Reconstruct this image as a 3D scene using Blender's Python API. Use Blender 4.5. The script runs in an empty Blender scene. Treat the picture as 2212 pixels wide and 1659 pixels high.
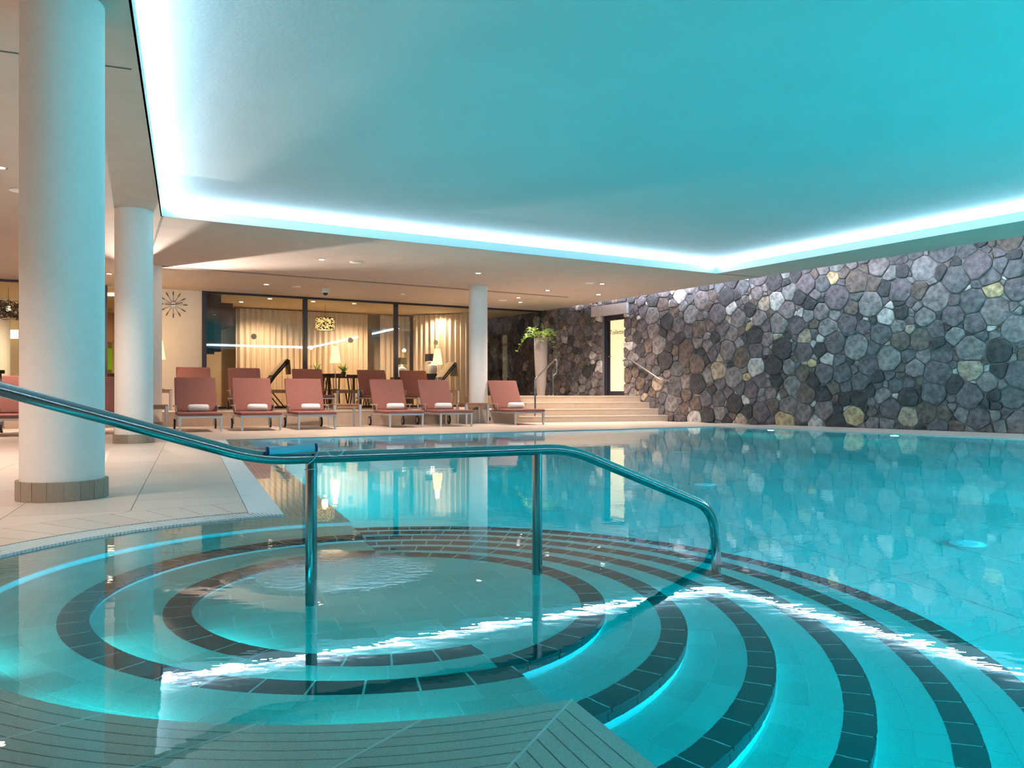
import bpy, math, random
from math import sin, cos, pi, radians, sqrt, atan2, hypot
from mathutils import Vector, Matrix
from mathutils.geometry import tessellate_polygon

random.seed(7)
SC = bpy.context.scene
COL = SC.collection

# ------------------------------------------------------------------ camera, world, exposure, big lights
cam_data = bpy.data.cameras.new('camera')
cam = bpy.data.objects.new('camera', cam_data); COL.objects.link(cam)
cam.location = (0, 0, .655); cam.rotation_euler = (radians(90), 0, 0)
cam_data.sensor_width = 36; cam_data.lens = 1750 / 2212 * 36
cam_data.shift_y = 22.5 / 2212; cam_data.clip_start = .02; cam_data.clip_end = 200
SC.camera = cam
world = bpy.data.worlds.new('world'); SC.world = world; world.use_nodes = True
world.node_tree.nodes['Background'].inputs[0].default_value = (.30, .36, .42, 1)
world.node_tree.nodes['Background'].inputs[1].default_value = .02
SC.view_settings.view_transform = 'Standard'; SC.view_settings.look = 'None'
SC.view_settings.exposure = 0; SC.view_settings.gamma = 1
SC.view_settings.use_curve_mapping = False
SC.cycles.max_bounces = 12; SC.cycles.diffuse_bounces = 5; SC.cycles.glossy_bounces = 5
SC.cycles.transmission_bounces = 8; SC.cycles.transparent_max_bounces = 12
SC.cycles.caustics_reflective = True; SC.cycles.caustics_refractive = True
SC.cycles.sample_clamp_indirect = 6; SC.cycles.blur_glossy = .3

def light(name, kind, loc, power, color, size=.1, size_y=None, target=None, spot=None, blend=.6):
    d = bpy.data.lights.new(name, kind); d.energy = power; d.color = color
    if kind == 'AREA':
        d.shape = 'RECTANGLE' if size_y else 'DISK'; d.size = size
        if size_y: d.size_y = size_y
    else:
        d.shadow_soft_size = size
    if spot: d.spot_size = radians(spot); d.spot_blend = blend
    o = bpy.data.objects.new(name, d); COL.objects.link(o); o.location = loc
    if target is not None:
        o.rotation_euler = (Vector(target) - Vector(loc)).to_track_quat('-Z', 'Y').to_euler()
    return o

CY = (.012, .86, .95)
# underwater luminaires set in the pool walls that face away from the camera
POOL_POWER = .30
light('underwater_light', 'AREA', (1.05, .55, -.62), 170 * POOL_POWER, CY, 2.6, .9, (6, 2.6, -.45))
light('underwater_light', 'AREA', (6.6, 2.37, -.62), 2600 * POOL_POWER, CY, 5.0, .9, (3.4, 8.8, -.3))
light('underwater_light', 'AREA', (9.6, 4.1, -.62), 10500 * POOL_POWER, CY, 4.0, .9, (5.6, 11, -.3))
light('underwater_light', 'AREA', (-2.25, 7.9, -.62), 760 * POOL_POWER, CY, 5.0, .9, (3.0, 9.9, -.3))

for lx, ly, tx_, ty_ in ((-.30, 1.655, -.52, 2.9), (-.93, 1.76, -.62, 2.9), (-1.42, 2.12, -.72, 3.0)):  # added unseen fill lights at the near shelf riser, to brighten the basin
    light('bench_fill', 'AREA', (lx, ly, -.075), .7, CY, .42, .07, (tx_, ty_, -.12))

for lx, ly, pz, tx_, ty_ in ((-.42, 2.30, -.29, -.50, 3.3), (-.86, 2.46, -.29, -.30, 3.3), (-.50, 2.005, -.185, -.50, 2.9), (-1.10, 2.25, -.185, -.5, 2.9)):  # further added fills, out of view low on the near benches, for more turquoise
    light('bench_fill', 'AREA', (lx, ly, pz), .75, CY, .36, .07, (tx_, ty_, pz-.03))

# ------------------------------------------------------------------ materials
def new_mat(name):
    m = bpy.data.materials.new(name); m.use_nodes = True
    nt = m.node_tree; b = nt.nodes['Principled BSDF']
    return m, nt, b
def N(nt, t, **kw):
    n = nt.nodes.new(t)
    for k, v in kw.items():
        if k.startswith('i_'): n.inputs[k[2:].replace('_', ' ')].default_value = v
        else: setattr(n, k, v)
    return n
def mat(name, col, rough=.6, metal=0, noise=0, nscale=8, bump=0, bscale=60, spec=.5, emit=None, estr=0, aniso=None):
    m, nt, b = new_mat(name)
    b.inputs['Base Color'].default_value = (*col, 1)
    b.inputs['Roughness'].default_value = rough; b.inputs['Metallic'].default_value = metal
    b.inputs['Specular IOR Level'].default_value = spec
    if noise or bump:
        tc = N(nt, 'ShaderNodeTexCoord')
    if noise:
        n = N(nt, 'ShaderNodeTexNoise'); n.inputs['Scale'].default_value = nscale; n.inputs['Detail'].default_value = 5
        nt.links.new(tc.outputs['Object'], n.inputs['Vector'])
        r = N(nt, 'ShaderNodeValToRGB')
        r.color_ramp.elements[0].position = .3; r.color_ramp.elements[1].position = .7
        r.color_ramp.elements[0].color = (*[c * (1 - noise) for c in col], 1)
        r.color_ramp.elements[1].color = (*[min(1, c * (1 + noise)) for c in col], 1)
        nt.links.new(n.outputs['Fac'], r.inputs['Fac']); nt.links.new(r.outputs['Color'], b.inputs['Base Color'])
    if bump:
        n2 = N(nt, 'ShaderNodeTexNoise'); n2.inputs['Scale'].default_value = bscale; n2.inputs['Detail'].default_value = 4
        nt.links.new(tc.outputs['Object'], n2.inputs['Vector'])
        bp = N(nt, 'ShaderNodeBump'); bp.inputs['Strength'].default_value = bump; bp.inputs['Distance'].default_value = .01
        nt.links.new(n2.outputs['Fac'], bp.inputs['Height']); nt.links.new(bp.outputs['Normal'], b.inputs['Normal'])
    if emit:
        b.inputs['Emission Color'].default_value = (*emit, 1); b.inputs['Emission Strength'].default_value = estr
    return m
def glass_mat(name, tint=(1, 1, 1), ior=1.5, rough=0):
    m, nt, b = new_mat(name); nt.nodes.remove(b)
    out = nt.nodes['Material Output']
    tr = N(nt, 'ShaderNodeBsdfTransparent'); tr.inputs[0].default_value = (*tint, 1)
    gl = N(nt, 'ShaderNodeBsdfGlossy'); gl.inputs['Roughness'].default_value = rough
    fr = N(nt, 'ShaderNodeFresnel'); fr.inputs[0].default_value = ior
    mx = N(nt, 'ShaderNodeMixShader')
    nt.links.new(fr.outputs[0], mx.inputs[0]); nt.links.new(tr.outputs[0], mx.inputs[1]); nt.links.new(gl.outputs[0], mx.inputs[2])
    nt.links.new(mx.outputs[0], out.inputs['Surface'])
    return m
def tile_mat(name, col, var=.12, rough=.45, speck=.25, sscale=420):
    m, nt, b = new_mat(name)
    tc = N(nt, 'ShaderNodeTexCoord'); oi = N(nt, 'ShaderNodeObjectInfo')
    n = N(nt, 'ShaderNodeTexNoise'); n.inputs['Scale'].default_value = sscale; n.inputs['Detail'].default_value = 2
    nt.links.new(tc.outputs['Object'], n.inputs['Vector'])
    r = N(nt, 'ShaderNodeMapRange'); r.inputs['From Min'].default_value = .3; r.inputs['From Max'].default_value = .7
    r.inputs['To Min'].default_value = 1 - speck; r.inputs['To Max'].default_value = 1 + speck
    nt.links.new(n.outputs['Fac'], r.inputs['Value'])
    r2 = N(nt, 'ShaderNodeMapRange'); r2.inputs['To Min'].default_value = 1 - var; r2.inputs['To Max'].default_value = 1 + var
    nt.links.new(oi.outputs['Random'], r2.inputs['Value'])
    mu = N(nt, 'ShaderNodeMath', operation='MULTIPLY')
    nt.links.new(r.outputs[0], mu.inputs[0]); nt.links.new(r2.outputs[0], mu.inputs[1])
    vm = N(nt, 'ShaderNodeVectorMath', operation='SCALE'); vm.inputs[0].default_value = col
    nt.links.new(mu.outputs[0], vm.inputs['Scale']); nt.links.new(vm.outputs['Vector'], b.inputs['Base Color'])
    b.inputs['Roughness'].default_value = rough
    return m

M = {}
M['soffit'] = mat('soffit_plaster', (.47, .39, .335), .9, noise=.05, nscale=3, bump=.35, bscale=90)
M['ceiling'] = mat('ceiling_paint', (.36, .40, .40), .85, noise=.03, nscale=1.2, bump=.15, bscale=30)
M['white_wall'] = mat('wall_plaster', (.80, .74, .66), .85, noise=.02, nscale=3)
M['column'] = mat('column_paint', (.78, .75, .72), .75, noise=.02, nscale=20, bump=.1, bscale=200)
M['fascia'] = mat('fascia_paint', (.82, .84, .86), .7)
M['led'] = mat('led_diffuser', (.9, .9, .9), .5, emit=(.52, .78, 1), estr=40)
M['led_left'] = mat('led_diffuser_left', (.9, .9, .9), .5, emit=(.55, .79, 1), estr=95)
M['deck_tile'] = tile_mat('deck_tile', (.60, .50, .43), .05, .38, .10, 160)
M['deck_grout'] = mat('deck_grout', (.20, .17, .15), .9)
M['grout'] = mat('pool_grout', (.62, .63, .60), .8)
M['pool_tile'] = tile_mat('pool_tile', (.50, .49, .44), .10, .4, .22, 420)
M['shelf_tile'] = tile_mat('shelf_tile', (.68, .64, .56), .06, .4, .22, 420)
M['dark_tile'] = tile_mat('nosing_tile', (.035, .035, .04), .22, .35, .3, 300)
M['base_tile'] = tile_mat('base_tile', (.32, .25, .19), .14, .5, .15, 200)
M['groove'] = mat('groove_dark', (.10, .10, .09), .9)
M['grate'] = mat('grating_plastic', (.66, .76, .80), .4)
M['black'] = mat('gutter_dark', (.015, .02, .025), .6)
M['steel'] = mat('polished_steel', (.40, .41, .42), .13, 1, bump=.05, bscale=300)
M['alu'] = mat('satin_aluminium', (.62, .60, .62), .35, .75)
M['cushion'] = mat('cushion_fabric', (.26, .095, .075), .9, noise=.08, nscale=30, bump=.3, bscale=600)
M['wood'] = mat('teak_wood', (.30, .15, .08), .55, noise=.25, nscale=14)
M['darkwood'] = mat('dark_wood', (.045, .022, .013), .45, noise=.25, nscale=14)
M['palewood'] = mat('pale_wood', (.50, .34, .24), .5, noise=.15, nscale=14)
M['rubber'] = mat('rubber', (.015, .015, .017), .7)
M['towel'] = mat('towel_cotton', (.93, .91, .88), .95, bump=.8, bscale=350)
M['frame_dark'] = mat('window_frame', (.022, .020, .032), .4)
M['glass'] = glass_mat('window_glass', (.97, .97, .96), 1.52)
M['plinth'] = mat('plinth_stone', (.56, .43, .32), .6, noise=.06, nscale=10)
M['stair_top'] = mat('stair_nosing', (.62, .50, .40), .5)
M['curtain'] = mat('curtain_fabric', (.72, .60, .46), .9)
M['floor_in'] = mat('lounge_floor', (.40, .25, .14), .45, noise=.1, nscale=4)
M['in_wall'] = mat('lounge_wall', (.62, .50, .34), .8)
M['in_ceiling'] = mat('lounge_ceiling', (.70, .60, .40), .8)
M['bulk'] = mat('dark_bulkhead', (.075, .05, .055), .7)
M['shade_lit'] = mat('lit_lamp_shade', (.9, .7, .4), .8, emit=(1, .66, .26), estr=1.9)
M['shade_dark'] = mat('dark_lamp_shade', (.06, .05, .045), .8)
M['white'] = mat('white_enamel', (.8, .78, .74), .5)
M['lens'] = mat('lamp_lens', (1, 1, 1), .4, emit=(1, .90, .75), estr=14)
M['lens_soft'] = mat('room_lamp_lens', (1, 1, 1), .4, emit=(1, .85, .55), estr=4)
M['pool_lens'] = mat('pool_lamp_lens', (1, 1, 1), .4, emit=(.9, 1, 1), estr=9)
M['vase'] = mat('vase_fibreglass', (.29, .25, .235), .5, noise=.05, nscale=6)
M['leaf'] = mat('leaf_green', (.30, .50, .10), .45, noise=.35, nscale=9)
M['stem'] = mat('stem_red', (.38, .15, .10), .6)
M['chrome'] = mat('chrome', (.75, .75, .77), .12, 1)
M['iron'] = mat('wrought_wire', (.04, .03, .02), .5, .3)
M['gold_glow'] = mat('gold_glow', (.9, .65, .25), .6, emit=(1, .68, .22), estr=1.0)
M['door_glass'] = mat('backlit_frosted_glass', (.35, .33, .28), .6, emit=(1, .82, .42), estr=.92)
M['letter'] = mat('brass_lettering', (.22, .13, .03), .5)
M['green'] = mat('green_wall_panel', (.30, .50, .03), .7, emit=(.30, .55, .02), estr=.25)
M['brown_wall'] = mat('brown_wall', (.20, .10, .05), .8)
M['cloth_beige'] = mat('beige_cloth', (.50, .42, .30), .95)
M['thermo'] = mat('light_blue_plastic', (.20, .55, .72), .35)
M['navy'] = mat('navy_cap', (.006, .018, .11), .4)
M['string'] = mat('nylon_string', (.35, .62, .68), .6)
M['exit'] = mat('exit_sign_green', (.1, .6, .3), .5, emit=(.5, 1, .55), estr=2.2)
STONES = [mat('stone_' + n, c, .8, noise=.5, nscale=11, bump=1.0, bscale=22) for n, c in (
    ('plum', (.120, .098, .108)), ('slate', (.105, .100, .108)), ('charcoal', (.050, .046, .049)), ('umber', (.125, .092, .080)),
    ('grey', (.19, .175, .175)), ('mauve', (.18, .148, .148)), ('pale', (.42, .39, .375)), ('ochre', (.42, .30, .17)), ('sand', (.33, .26, .20)))]
STONE_W = [5, 3.6, 5.0, 4.8, 3.4, 3.0, 1.5, .25, .9]
M['mortar'] = mat('wall_mortar', (.16, .145, .142), .95, noise=.2, nscale=30, bump=.6, bscale=70)

# water: refracting, reflecting surface with gentle ripples, absorbing red
def water_mat():
    m, nt, b = new_mat('pool_water'); nt.nodes.remove(b)
    out = nt.nodes['Material Output']
    gl = N(nt, 'ShaderNodeBsdfGlass'); gl.inputs['IOR'].default_value = 1.333; gl.inputs['Roughness'].default_value = 0
    gl.inputs['Color'].default_value = (1, 1, 1, 1)
    tc = N(nt, 'ShaderNodeTexCoord')
    mp = N(nt, 'ShaderNodeMapping'); mp.inputs['Scale'].default_value = (1.0, 1.5, 1)
    nt.links.new(tc.outputs['Object'], mp.inputs['Vector'])
    n1 = N(nt, 'ShaderNodeTexNoise'); n1.inputs['Scale'].default_value = 2.2; n1.inputs['Detail'].default_value = 3
    n2 = N(nt, 'ShaderNodeTexNoise'); n2.inputs['Scale'].default_value = 13; n2.inputs['Detail'].default_value = 2
    nt.links.new(mp.outputs[0], n1.inputs['Vector']); nt.links.new(mp.outputs[0], n2.inputs['Vector'])
    b1 = N(nt, 'ShaderNodeBump'); b1.inputs['Strength'].default_value = 1; b1.inputs['Distance'].default_value = .0009
    nt.links.new(n1.outputs['Fac'], b1.inputs['Height'])
    b2 = N(nt, 'ShaderNodeBump'); b2.inputs['Strength'].default_value = 1; b2.inputs['Distance'].default_value = .00018
    nt.links.new(n2.outputs['Fac'], b2.inputs['Height']); nt.links.new(b1.outputs['Normal'], b2.inputs['Normal'])
    # the jet that stirs the round basin
    ds = N(nt, 'ShaderNodeVectorMath', operation='DISTANCE'); ds.inputs[1].default_value = (-.66, 3.05, 0)
    nt.links.new(tc.outputs['Object'], ds.inputs[0])
    mr = N(nt, 'ShaderNodeMapRange'); mr.inputs['From Min'].default_value = .05; mr.inputs['From Max'].default_value = .42
    mr.inputs['To Min'].default_value = 1; mr.inputs['To Max'].default_value = 0
    nt.links.new(ds.outputs['Value'], mr.inputs['Value'])
    n3 = N(nt, 'ShaderNodeTexNoise'); n3.inputs['Scale'].default_value = 26; n3.inputs['Detail'].default_value = 5
    nt.links.new(tc.outputs['Object'], n3.inputs['Vector'])
    mu = N(nt, 'ShaderNodeMath', operation='MULTIPLY')
    nt.links.new(n3.outputs['Fac'], mu.inputs[0]); nt.links.new(mr.outputs[0], mu.inputs[1])
    b3 = N(nt, 'ShaderNodeBump'); b3.inputs['Strength'].default_value = 1; b3.inputs['Distance'].default_value = .010
    nt.links.new(mu.outputs[0], b3.inputs['Height']); nt.links.new(b2.outputs['Normal'], b3.inputs['Normal'])
    nt.links.new(b3.outputs['Normal'], gl.inputs['Normal'])
    nt.links.new(gl.outputs[0], out.inputs['Surface'])
    va = N(nt, 'ShaderNodeVolumeAbsorption'); va.inputs['Color'].default_value = (0, .985, .993, 1); va.inputs['Density'].default_value = 4.2
    nt.links.new(va.outputs[0], out.inputs['Volume'])
    return m
M['water'] = water_mat()

# ------------------------------------------------------------------ helpers
class MB:
    def __init__(s): s.v = []; s.f = []; s.m = []
    def add(s, vs, fs, mi=0):
        o = len(s.v); s.v += [tuple(v) for v in vs]; s.f += [tuple(i + o for i in f) for f in fs]; s.m += [mi] * len(fs); return s
    def box(s, x0, x1, y0, y1, z0, z1, mtx=None, mi=0, bev=0):
        vs = [(x0,y0,z0),(x1,y0,z0),(x1,y1,z0),(x0,y1,z0),(x0,y0,z1),(x1,y0,z1),(x1,y1,z1),(x0,y1,z1)]
        if mtx: vs = [mtx @ Vector(v) for v in vs]
        return s.add(vs, [(0,3,2,1),(4,5,6,7),(0,1,5,4),(1,2,6,5),(2,3,7,6),(3,0,4,7)], mi)
    def prism(s, poly, z0, z1, mi=0, top_inset=0, top_z=None):
        if area(poly) < 0: poly = poly[::-1]
        n = len(poly)
        tris = tessellate_polygon([[Vector((x, y, 0)) for x, y in poly]])
        vs = [(x, y, z0) for x, y in poly] + [(x, y, z1) for x, y in poly]
        fs = []
        for t in tris:
            a, b, c = t
            ar = (poly[b][0]-poly[a][0])*(poly[c][1]-poly[a][1])-(poly[b][1]-poly[a][1])*(poly[c][0]-poly[a][0])
            if ar < 0: a, c = c, a
            fs.append((c, b, a)); fs.append((a+n, b+n, c+n))
        fs += [(i, (i+1) % n, (i+1) % n + n, i+n) for i in range(n)]
        return s.add(vs, fs, mi)
    def holed(s, outer, hole, z0, z1, mi=0):
        if area(outer) < 0: outer = outer[::-1]
        if area(hole) > 0: hole = hole[::-1]
        P = outer + hole; n = len(P)
        tris = tessellate_polygon([[Vector((x, y, 0)) for x, y in outer], [Vector((x, y, 0)) for x, y in hole]])
        vs = [(x, y, z0) for x, y in P] + [(x, y, z1) for x, y in P]; fs = []
        for a, b, c in tris:
            ar = (P[b][0]-P[a][0])*(P[c][1]-P[a][1])-(P[b][1]-P[a][1])*(P[c][0]-P[a][0])
            if ar < 0: a, c = c, a
            fs.append((c, b, a)); fs.append((a+n, b+n, c+n))
        for ring, o in ((outer, 0), (hole, len(outer))):
            k = len(ring); fs += [(o+i, o+(i+1) % k, o+(i+1) % k+n, o+i+n) for i in range(k)]
        return s.add(vs, fs, mi)
    def lathe(s, prof, seg=24, c=(0, 0), mi=0):
        o = []; k = len(prof)
        for i in range(seg):
            a = 2*pi*i/seg
            o += [(c[0]+r*cos(a), c[1]+r*sin(a), z) for r, z in prof]
        fs = [(i*k+j, ((i+1) % seg)*k+j, ((i+1) % seg)*k+j+1, i*k+j+1) for i in range(seg) for j in range(k-1)]
        if prof[0][0] > 1e-6: fs.append(tuple(i*k for i in range(seg))[::-1])
        if prof[-1][0] > 1e-6: fs.append(tuple(i*k+k-1 for i in range(seg)))
        return s.add(o, fs, mi)
    def tube(s, path, r, seg=10, mi=0, cap=True):
        P = [Vector(p) for p in path]; n = len(P)
        rr = r if isinstance(r, (list, tuple)) else [r]*n
        t0 = (P[1]-P[0]).normalized()
        up = Vector((0, 0, 1)) if abs(t0.z) < .9 else Vector((1, 0, 0))
        nx = t0.cross(up).normalized(); vs = []
        for i, p in enumerate(P):
            t = (P[min(i+1, n-1)]-P[max(i-1, 0)]).normalized()
            nx = (nx - t*nx.dot(t)).normalized(); ny = t.cross(nx)
            vs += [p + (nx*cos(2*pi*k/seg)+ny*sin(2*pi*k/seg))*rr[i] for k in range(seg)]
        fs = [(i*seg+k, i*seg+(k+1) % seg, (i+1)*seg+(k+1) % seg, (i+1)*seg+k) for i in range(n-1) for k in range(seg)]
        if cap: fs += [tuple(range(seg))[::-1], tuple((n-1)*seg+k for k in range(seg))]
        return s.add(vs, fs, mi)
    def build(s, name, mats, parent=None, smooth=False, loc=None, rz=0):
        me = bpy.data.meshes.new(name); me.from_pydata(s.v, [], s.f)
        mats = mats if isinstance(mats, (list, tuple)) else [mats]
        for m in mats: me.materials.append(m)
        if len(mats) > 1: me.polygons.foreach_set('material_index', s.m)
        if smooth:
            me.polygons.foreach_set('use_smooth', [True]*len(s.f)); me.update()
            try: me.set_sharp_from_angle(angle=radians(38))
            except Exception: pass
        me.update()
        o = bpy.data.objects.new(name, me); COL.objects.link(o)
        if parent: o.parent = parent
        if loc is not None: o.location = loc
        o.rotation_euler.z = rz
        return o
def area(p): return sum(p[i][0]*p[(i+1) % len(p)][1]-p[(i+1) % len(p)][0]*p[i][1] for i in range(len(p)))/2
def fillet(path, r, n=6):
    P = [Vector(p) for p in path]; out = [P[0]]
    for i in range(1, len(P)-1):
        a, b, c = P[i-1], P[i], P[i+1]; u = (a-b).normalized(); v = (c-b).normalized()
        d = min(r, (a-b).length*.45, (c-b).length*.45)
        p, q = b+u*d, b+v*d
        out += [p*(1-t)**2 + b*2*t*(1-t) + q*t*t for t in [k/n for k in range(n+1)]]
    return out + [P[-1]]
def clip(poly, p, n):           # keep the side where (x-p).n >= 0
    out = []
    for i in range(len(poly)):
        a, b = poly[i], poly[(i+1) % len(poly)]
        da = (a[0]-p[0])*n[0]+(a[1]-p[1])*n[1]; db = (b[0]-p[0])*n[0]+(b[1]-p[1])*n[1]
        if da >= 0: out.append(a)
        if (da > 0 > db) or (da < 0 < db):
            t = da/(da-db); out.append((a[0]+(b[0]-a[0])*t, a[1]+(b[1]-a[1])*t))
    return out
def tag(o, label=None, cat=None, group=None, kind=None):
    if label: o['label'] = label
    if cat: o['category'] = cat
    if group: o['group'] = group
    if kind: o['kind'] = kind
    return o
def empty(name, loc=(0, 0, 0), rz=0):
    o = bpy.data.objects.new(name, None); COL.objects.link(o); o.location = loc; o.rotation_euler.z = rz
    o.empty_display_size = .1
    return o
def copy_tree(o, parent=None):
    c = o.copy(); COL.objects.link(c)
    if parent: c.parent = parent
    for ch in list(o.children): copy_tree(ch, c)
    return c

# ------------------------------------------------------------------ plan of the room (metres, water level z = 0)
C = (-.455, 2.935)                              # centre of the round basin
UL = (-.369, .9294); NL = (-.9294, -.369)       # along the left pool edge / towards the left deck
def PL(s, t): return (C[0]+s*UL[0]+t*NL[0], C[1]+s*UL[1]+t*NL[1])
def toL(x, y): return ((x-C[0])*UL[0]+(y-C[1])*UL[1], (x-C[0])*NL[0]+(y-C[1])*NL[1])
T0 = -.112; T1 = .192; T2 = .368                # pool wall, shelf edge, grating edge
R1, R2, R3 = 1.31, 1.62, 1.79
DECK = .012
def line_x(p, d, q, e):
    k = (d[0]*e[1]-d[1]*e[0]); t = ((q[0]-p[0])*e[1]-(q[1]-p[1])*e[0])/k
    return (p[0]+d[0]*t, p[1]+d[1]*t)
FAR_P, FAR_D = (4.115, 16.328), (.864, .5034)
RIGHT_D = (.5832, -.8123)
NR = (12.0, 5.35)
def left_line(t): return PL(0, t), UL
def corners(t, out=0):                          # pool corners with the left wall moved out by t, others by out
    q, d = left_line(t)
    fp = (FAR_P[0]-.5034*out, FAR_P[1]+.864*out)
    rp = (FAR_P[0]+.8123*out, FAR_P[1]+.5832*out)
    npnt = (NR[0]+.5034*out, NR[1]-.864*out)
    FL = line_x(q, d, fp, FAR_D); FR = line_x(fp, FAR_D, rp, RIGHT_D)
    NRr = line_x(rp, RIGHT_D, npnt, FAR_D); NLr = line_x(npnt, FAR_D, q, d)
    return NLr, NRr, FR, FL
def arc(r, t, n=40):                            # arc of radius r on the left of line t, from far to near
    a0 = math.acos(max(-1, min(1, 0)))
    s = sqrt(r*r-t*t); p0 = atan2(t, s); p1 = pi-p0
    return [PL(r*cos(p0+(p1-p0)*i/n), r*sin(p0+(p1-p0)*i/n)) for i in range(n+1)]
def pool_outline(t, r, out=0, n=40):
    a, b, c, d = corners(t, out)
    return [a, b, c, d] + arc(r, t, n)

F0 = (.36, 18.45); FD = (.9468, .3219); FN = (-.3219, .9468)     # front of the raised platform
def FP(a, b): return (F0[0]+a*FD[0]+b*FN[0], F0[1]+a*FD[1]+b*FN[1])
G0 = (-7.115, 19.27); GD = (.8731, .4875); GN = (-.4875, .8731)  # lounge glazing
def GP(a, b): return (G0[0]+a*GD[0]+b*GN[0], G0[1]+a*GD[1]+b*GN[1])
W0 = (1.092, 23.48); WD = (.5779, -.8161); WN = (-.8161, -.5779) # stone wall, WN points into the room
def WP(q, o): return (W0[0]+q*WD[0]+o*WN[0], W0[1]+q*WD[1]+o*WN[1])
SOF = 3.10; FAS = 3.24; CEIL = 3.375

# ------------------------------------------------------------------ deck
root = tag(empty('floor'), kind='structure')
outer = [(-15, -8), (16, -8), (16, 5), WP(0, -.1), (-4, 24), (-15, 18)]
MB().holed(outer, pool_outline(T2, R3), -.16, .002).build('subfloor', M['deck_grout'], root)
def deck_tile(poly):
    if len(poly) < 3 or abs(area(poly)) < .006: return
    MB().prism(poly, 0, DECK).build('tile', M['deck_tile'], root)
ring_w = .42
gap = .004
# ring of border tiles round the grating
p0 = math.asin(T2/(R3+ring_w)); nring = 34
for i in range(nring):
    a0 = p0+(pi-2*p0)*i/nring+gap/2/R3; a1 = p0+(pi-2*p0)*(i+1)/nring-gap/2/R3
    ang = [a0+(a1-a0)*k/3 for k in range(4)]
    deck_tile(clip([PL((R3+.002)*cos(a), (R3+.002)*sin(a)) for a in ang]+[PL((R3+ring_w)*cos(a), (R3+ring_w)*sin(a)) for a in reversed(ang)], PL(0, T2+.002), NL))
def push_out(poly, r):                          # keep a tile outside the ring
    out = []
    loc = [toL(*p) for p in poly]
    if all(hypot(*p) < r for p in loc): return []
    for i in range(len(loc)):
        a, b = loc[i], loc[(i+1) % len(loc)]
        for k in range(8):
            p = (a[0]+(b[0]-a[0])*k/8, a[1]+(b[1]-a[1])*k/8); h = hypot(*p)
            if h < r: p = (p[0]*r/h, p[1]*r/h)
            if not out or hypot(p[0]-out[-1][0], p[1]-out[-1][1]) > 1e-4: out.append(p)
    if abs(area(out)) < .02: return []
    if all(abs(hypot(*p)-r) < .03 for p in out): return []
    return [PL(*p) for p in out]
TW, TL_ = .60, .90
q_far = (FAR_P[0]-FAR_D[1]*0, FAR_P[1])
NEARF = FAR_P
for j in range(13):
    for i in range(-4, 13):
        s0 = i*TL_+(j % 2)*.45-.2; t0 = T2+j*TW
        poly = [PL(s0+gap/2, t0+gap/2), PL(s0+TL_-gap/2, t0+gap/2), PL(s0+TL_-gap/2, t0+TW-gap/2), PL(s0+gap/2, t0+TW-gap/2)]
        poly = clip(poly, corners(T2)[3], (FAR_D[1], -FAR_D[0]))
        if len(poly) < 3 or max(p[1] for p in poly) < 1.2: continue
        if min(hypot(*toL(*p)) for p in poly) < R3+ring_w+gap or (abs(s0+.45) < 2.6 and t0 < 2.4):
            poly = push_out(poly, R3+ring_w+gap)
        if poly: deck_tile(poly)
# deck beyond the pool, laid along the far edge
FLc = corners(T2)[3]
for j in range(12):
    for i in range(-9, 12):
        a0 = i*TL_+(j % 2)*.45; b0 = j*TW
        def FQ(a, b): return (FLc[0]+a*FAR_D[0]-b*FAR_D[1], FLc[1]+a*FAR_D[1]+b*FAR_D[0])
        poly = [FQ(a0+gap/2, b0+gap/2), FQ(a0+TL_-gap/2, b0+gap/2), FQ(a0+TL_-gap/2, b0+TW-gap/2), FQ(a0+gap/2, b0+TW-gap/2)]
        poly = clip(poly, F0, (-FN[0], -FN[1]))
        if len(poly) >= 3: poly = clip(poly, WP(0, -.05), WN)
        if len(poly) >= 3: deck_tile(poly)
RD0 = corners(T2)[2]
for j in range(4):
    for i in range(-1, 16):
        a0 = i*TL_+(j % 2)*.45; b0 = j*TW
        def RQ(a, b): return (RD0[0]+a*RIGHT_D[0]-b*RIGHT_D[1], RD0[1]+a*RIGHT_D[1]+b*RIGHT_D[0])
        poly = [RQ(a0+gap/2, b0+gap/2), RQ(a0+TL_-gap/2, b0+gap/2), RQ(a0+TL_-gap/2, b0+TW-gap/2), RQ(a0+gap/2, b0+TW-gap/2)]
        poly = clip(poly, RD0, (FAR_D[1], -FAR_D[0]))
        if len(poly) >= 3: poly = clip(poly, WP(0, -.05), WN)
        if len(poly) >= 3: deck_tile(poly)

# ------------------------------------------------------------------ pool shell, shelf, benches and steps
DEPTH = -1.28
shell = MB()
a, b, c, d = corners(T0)
ao, bo, co, do = corners(T0, .35)
inner = [a, b, c, d]
q = [PL(-6, T2+.1)]
def wall_band(mb, p, q, w, z0, z1, mi=0):       # solid wall to the right of p->q
    dx, dy = q[0]-p[0], q[1]-p[1]; L = hypot(dx, dy); nx, ny = dy/L*w, -dx/L*w
    mb.prism([p, q, (q[0]+nx, q[1]+ny), (p[0]+nx, p[1]+ny)], z0, z1, mi)
shell.prism([PL(-9, 3), (14, -3), (14, 5), (5, 18), (-6, 13), PL(9, 3)], DEPTH-.3, DEPTH)
wall_band(shell, a, b, .3, DEPTH, -.17); wall_band(shell, b, c, .3, DEPTH, -.17); wall_band(shell, c, d, .3, DEPTH, -.17)
ps = tag(shell.build('pool_basin', M['pool_tile']), kind='structure')
# coping course that rises out of the water along the far, right and near sides
cop = MB()
for p, q2 in ((a, b), (b, c), (c, d)): wall_band(cop, p, q2, .3, -.17, -.001)
cop.build('coping', M['pool_tile'], ps)
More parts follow.
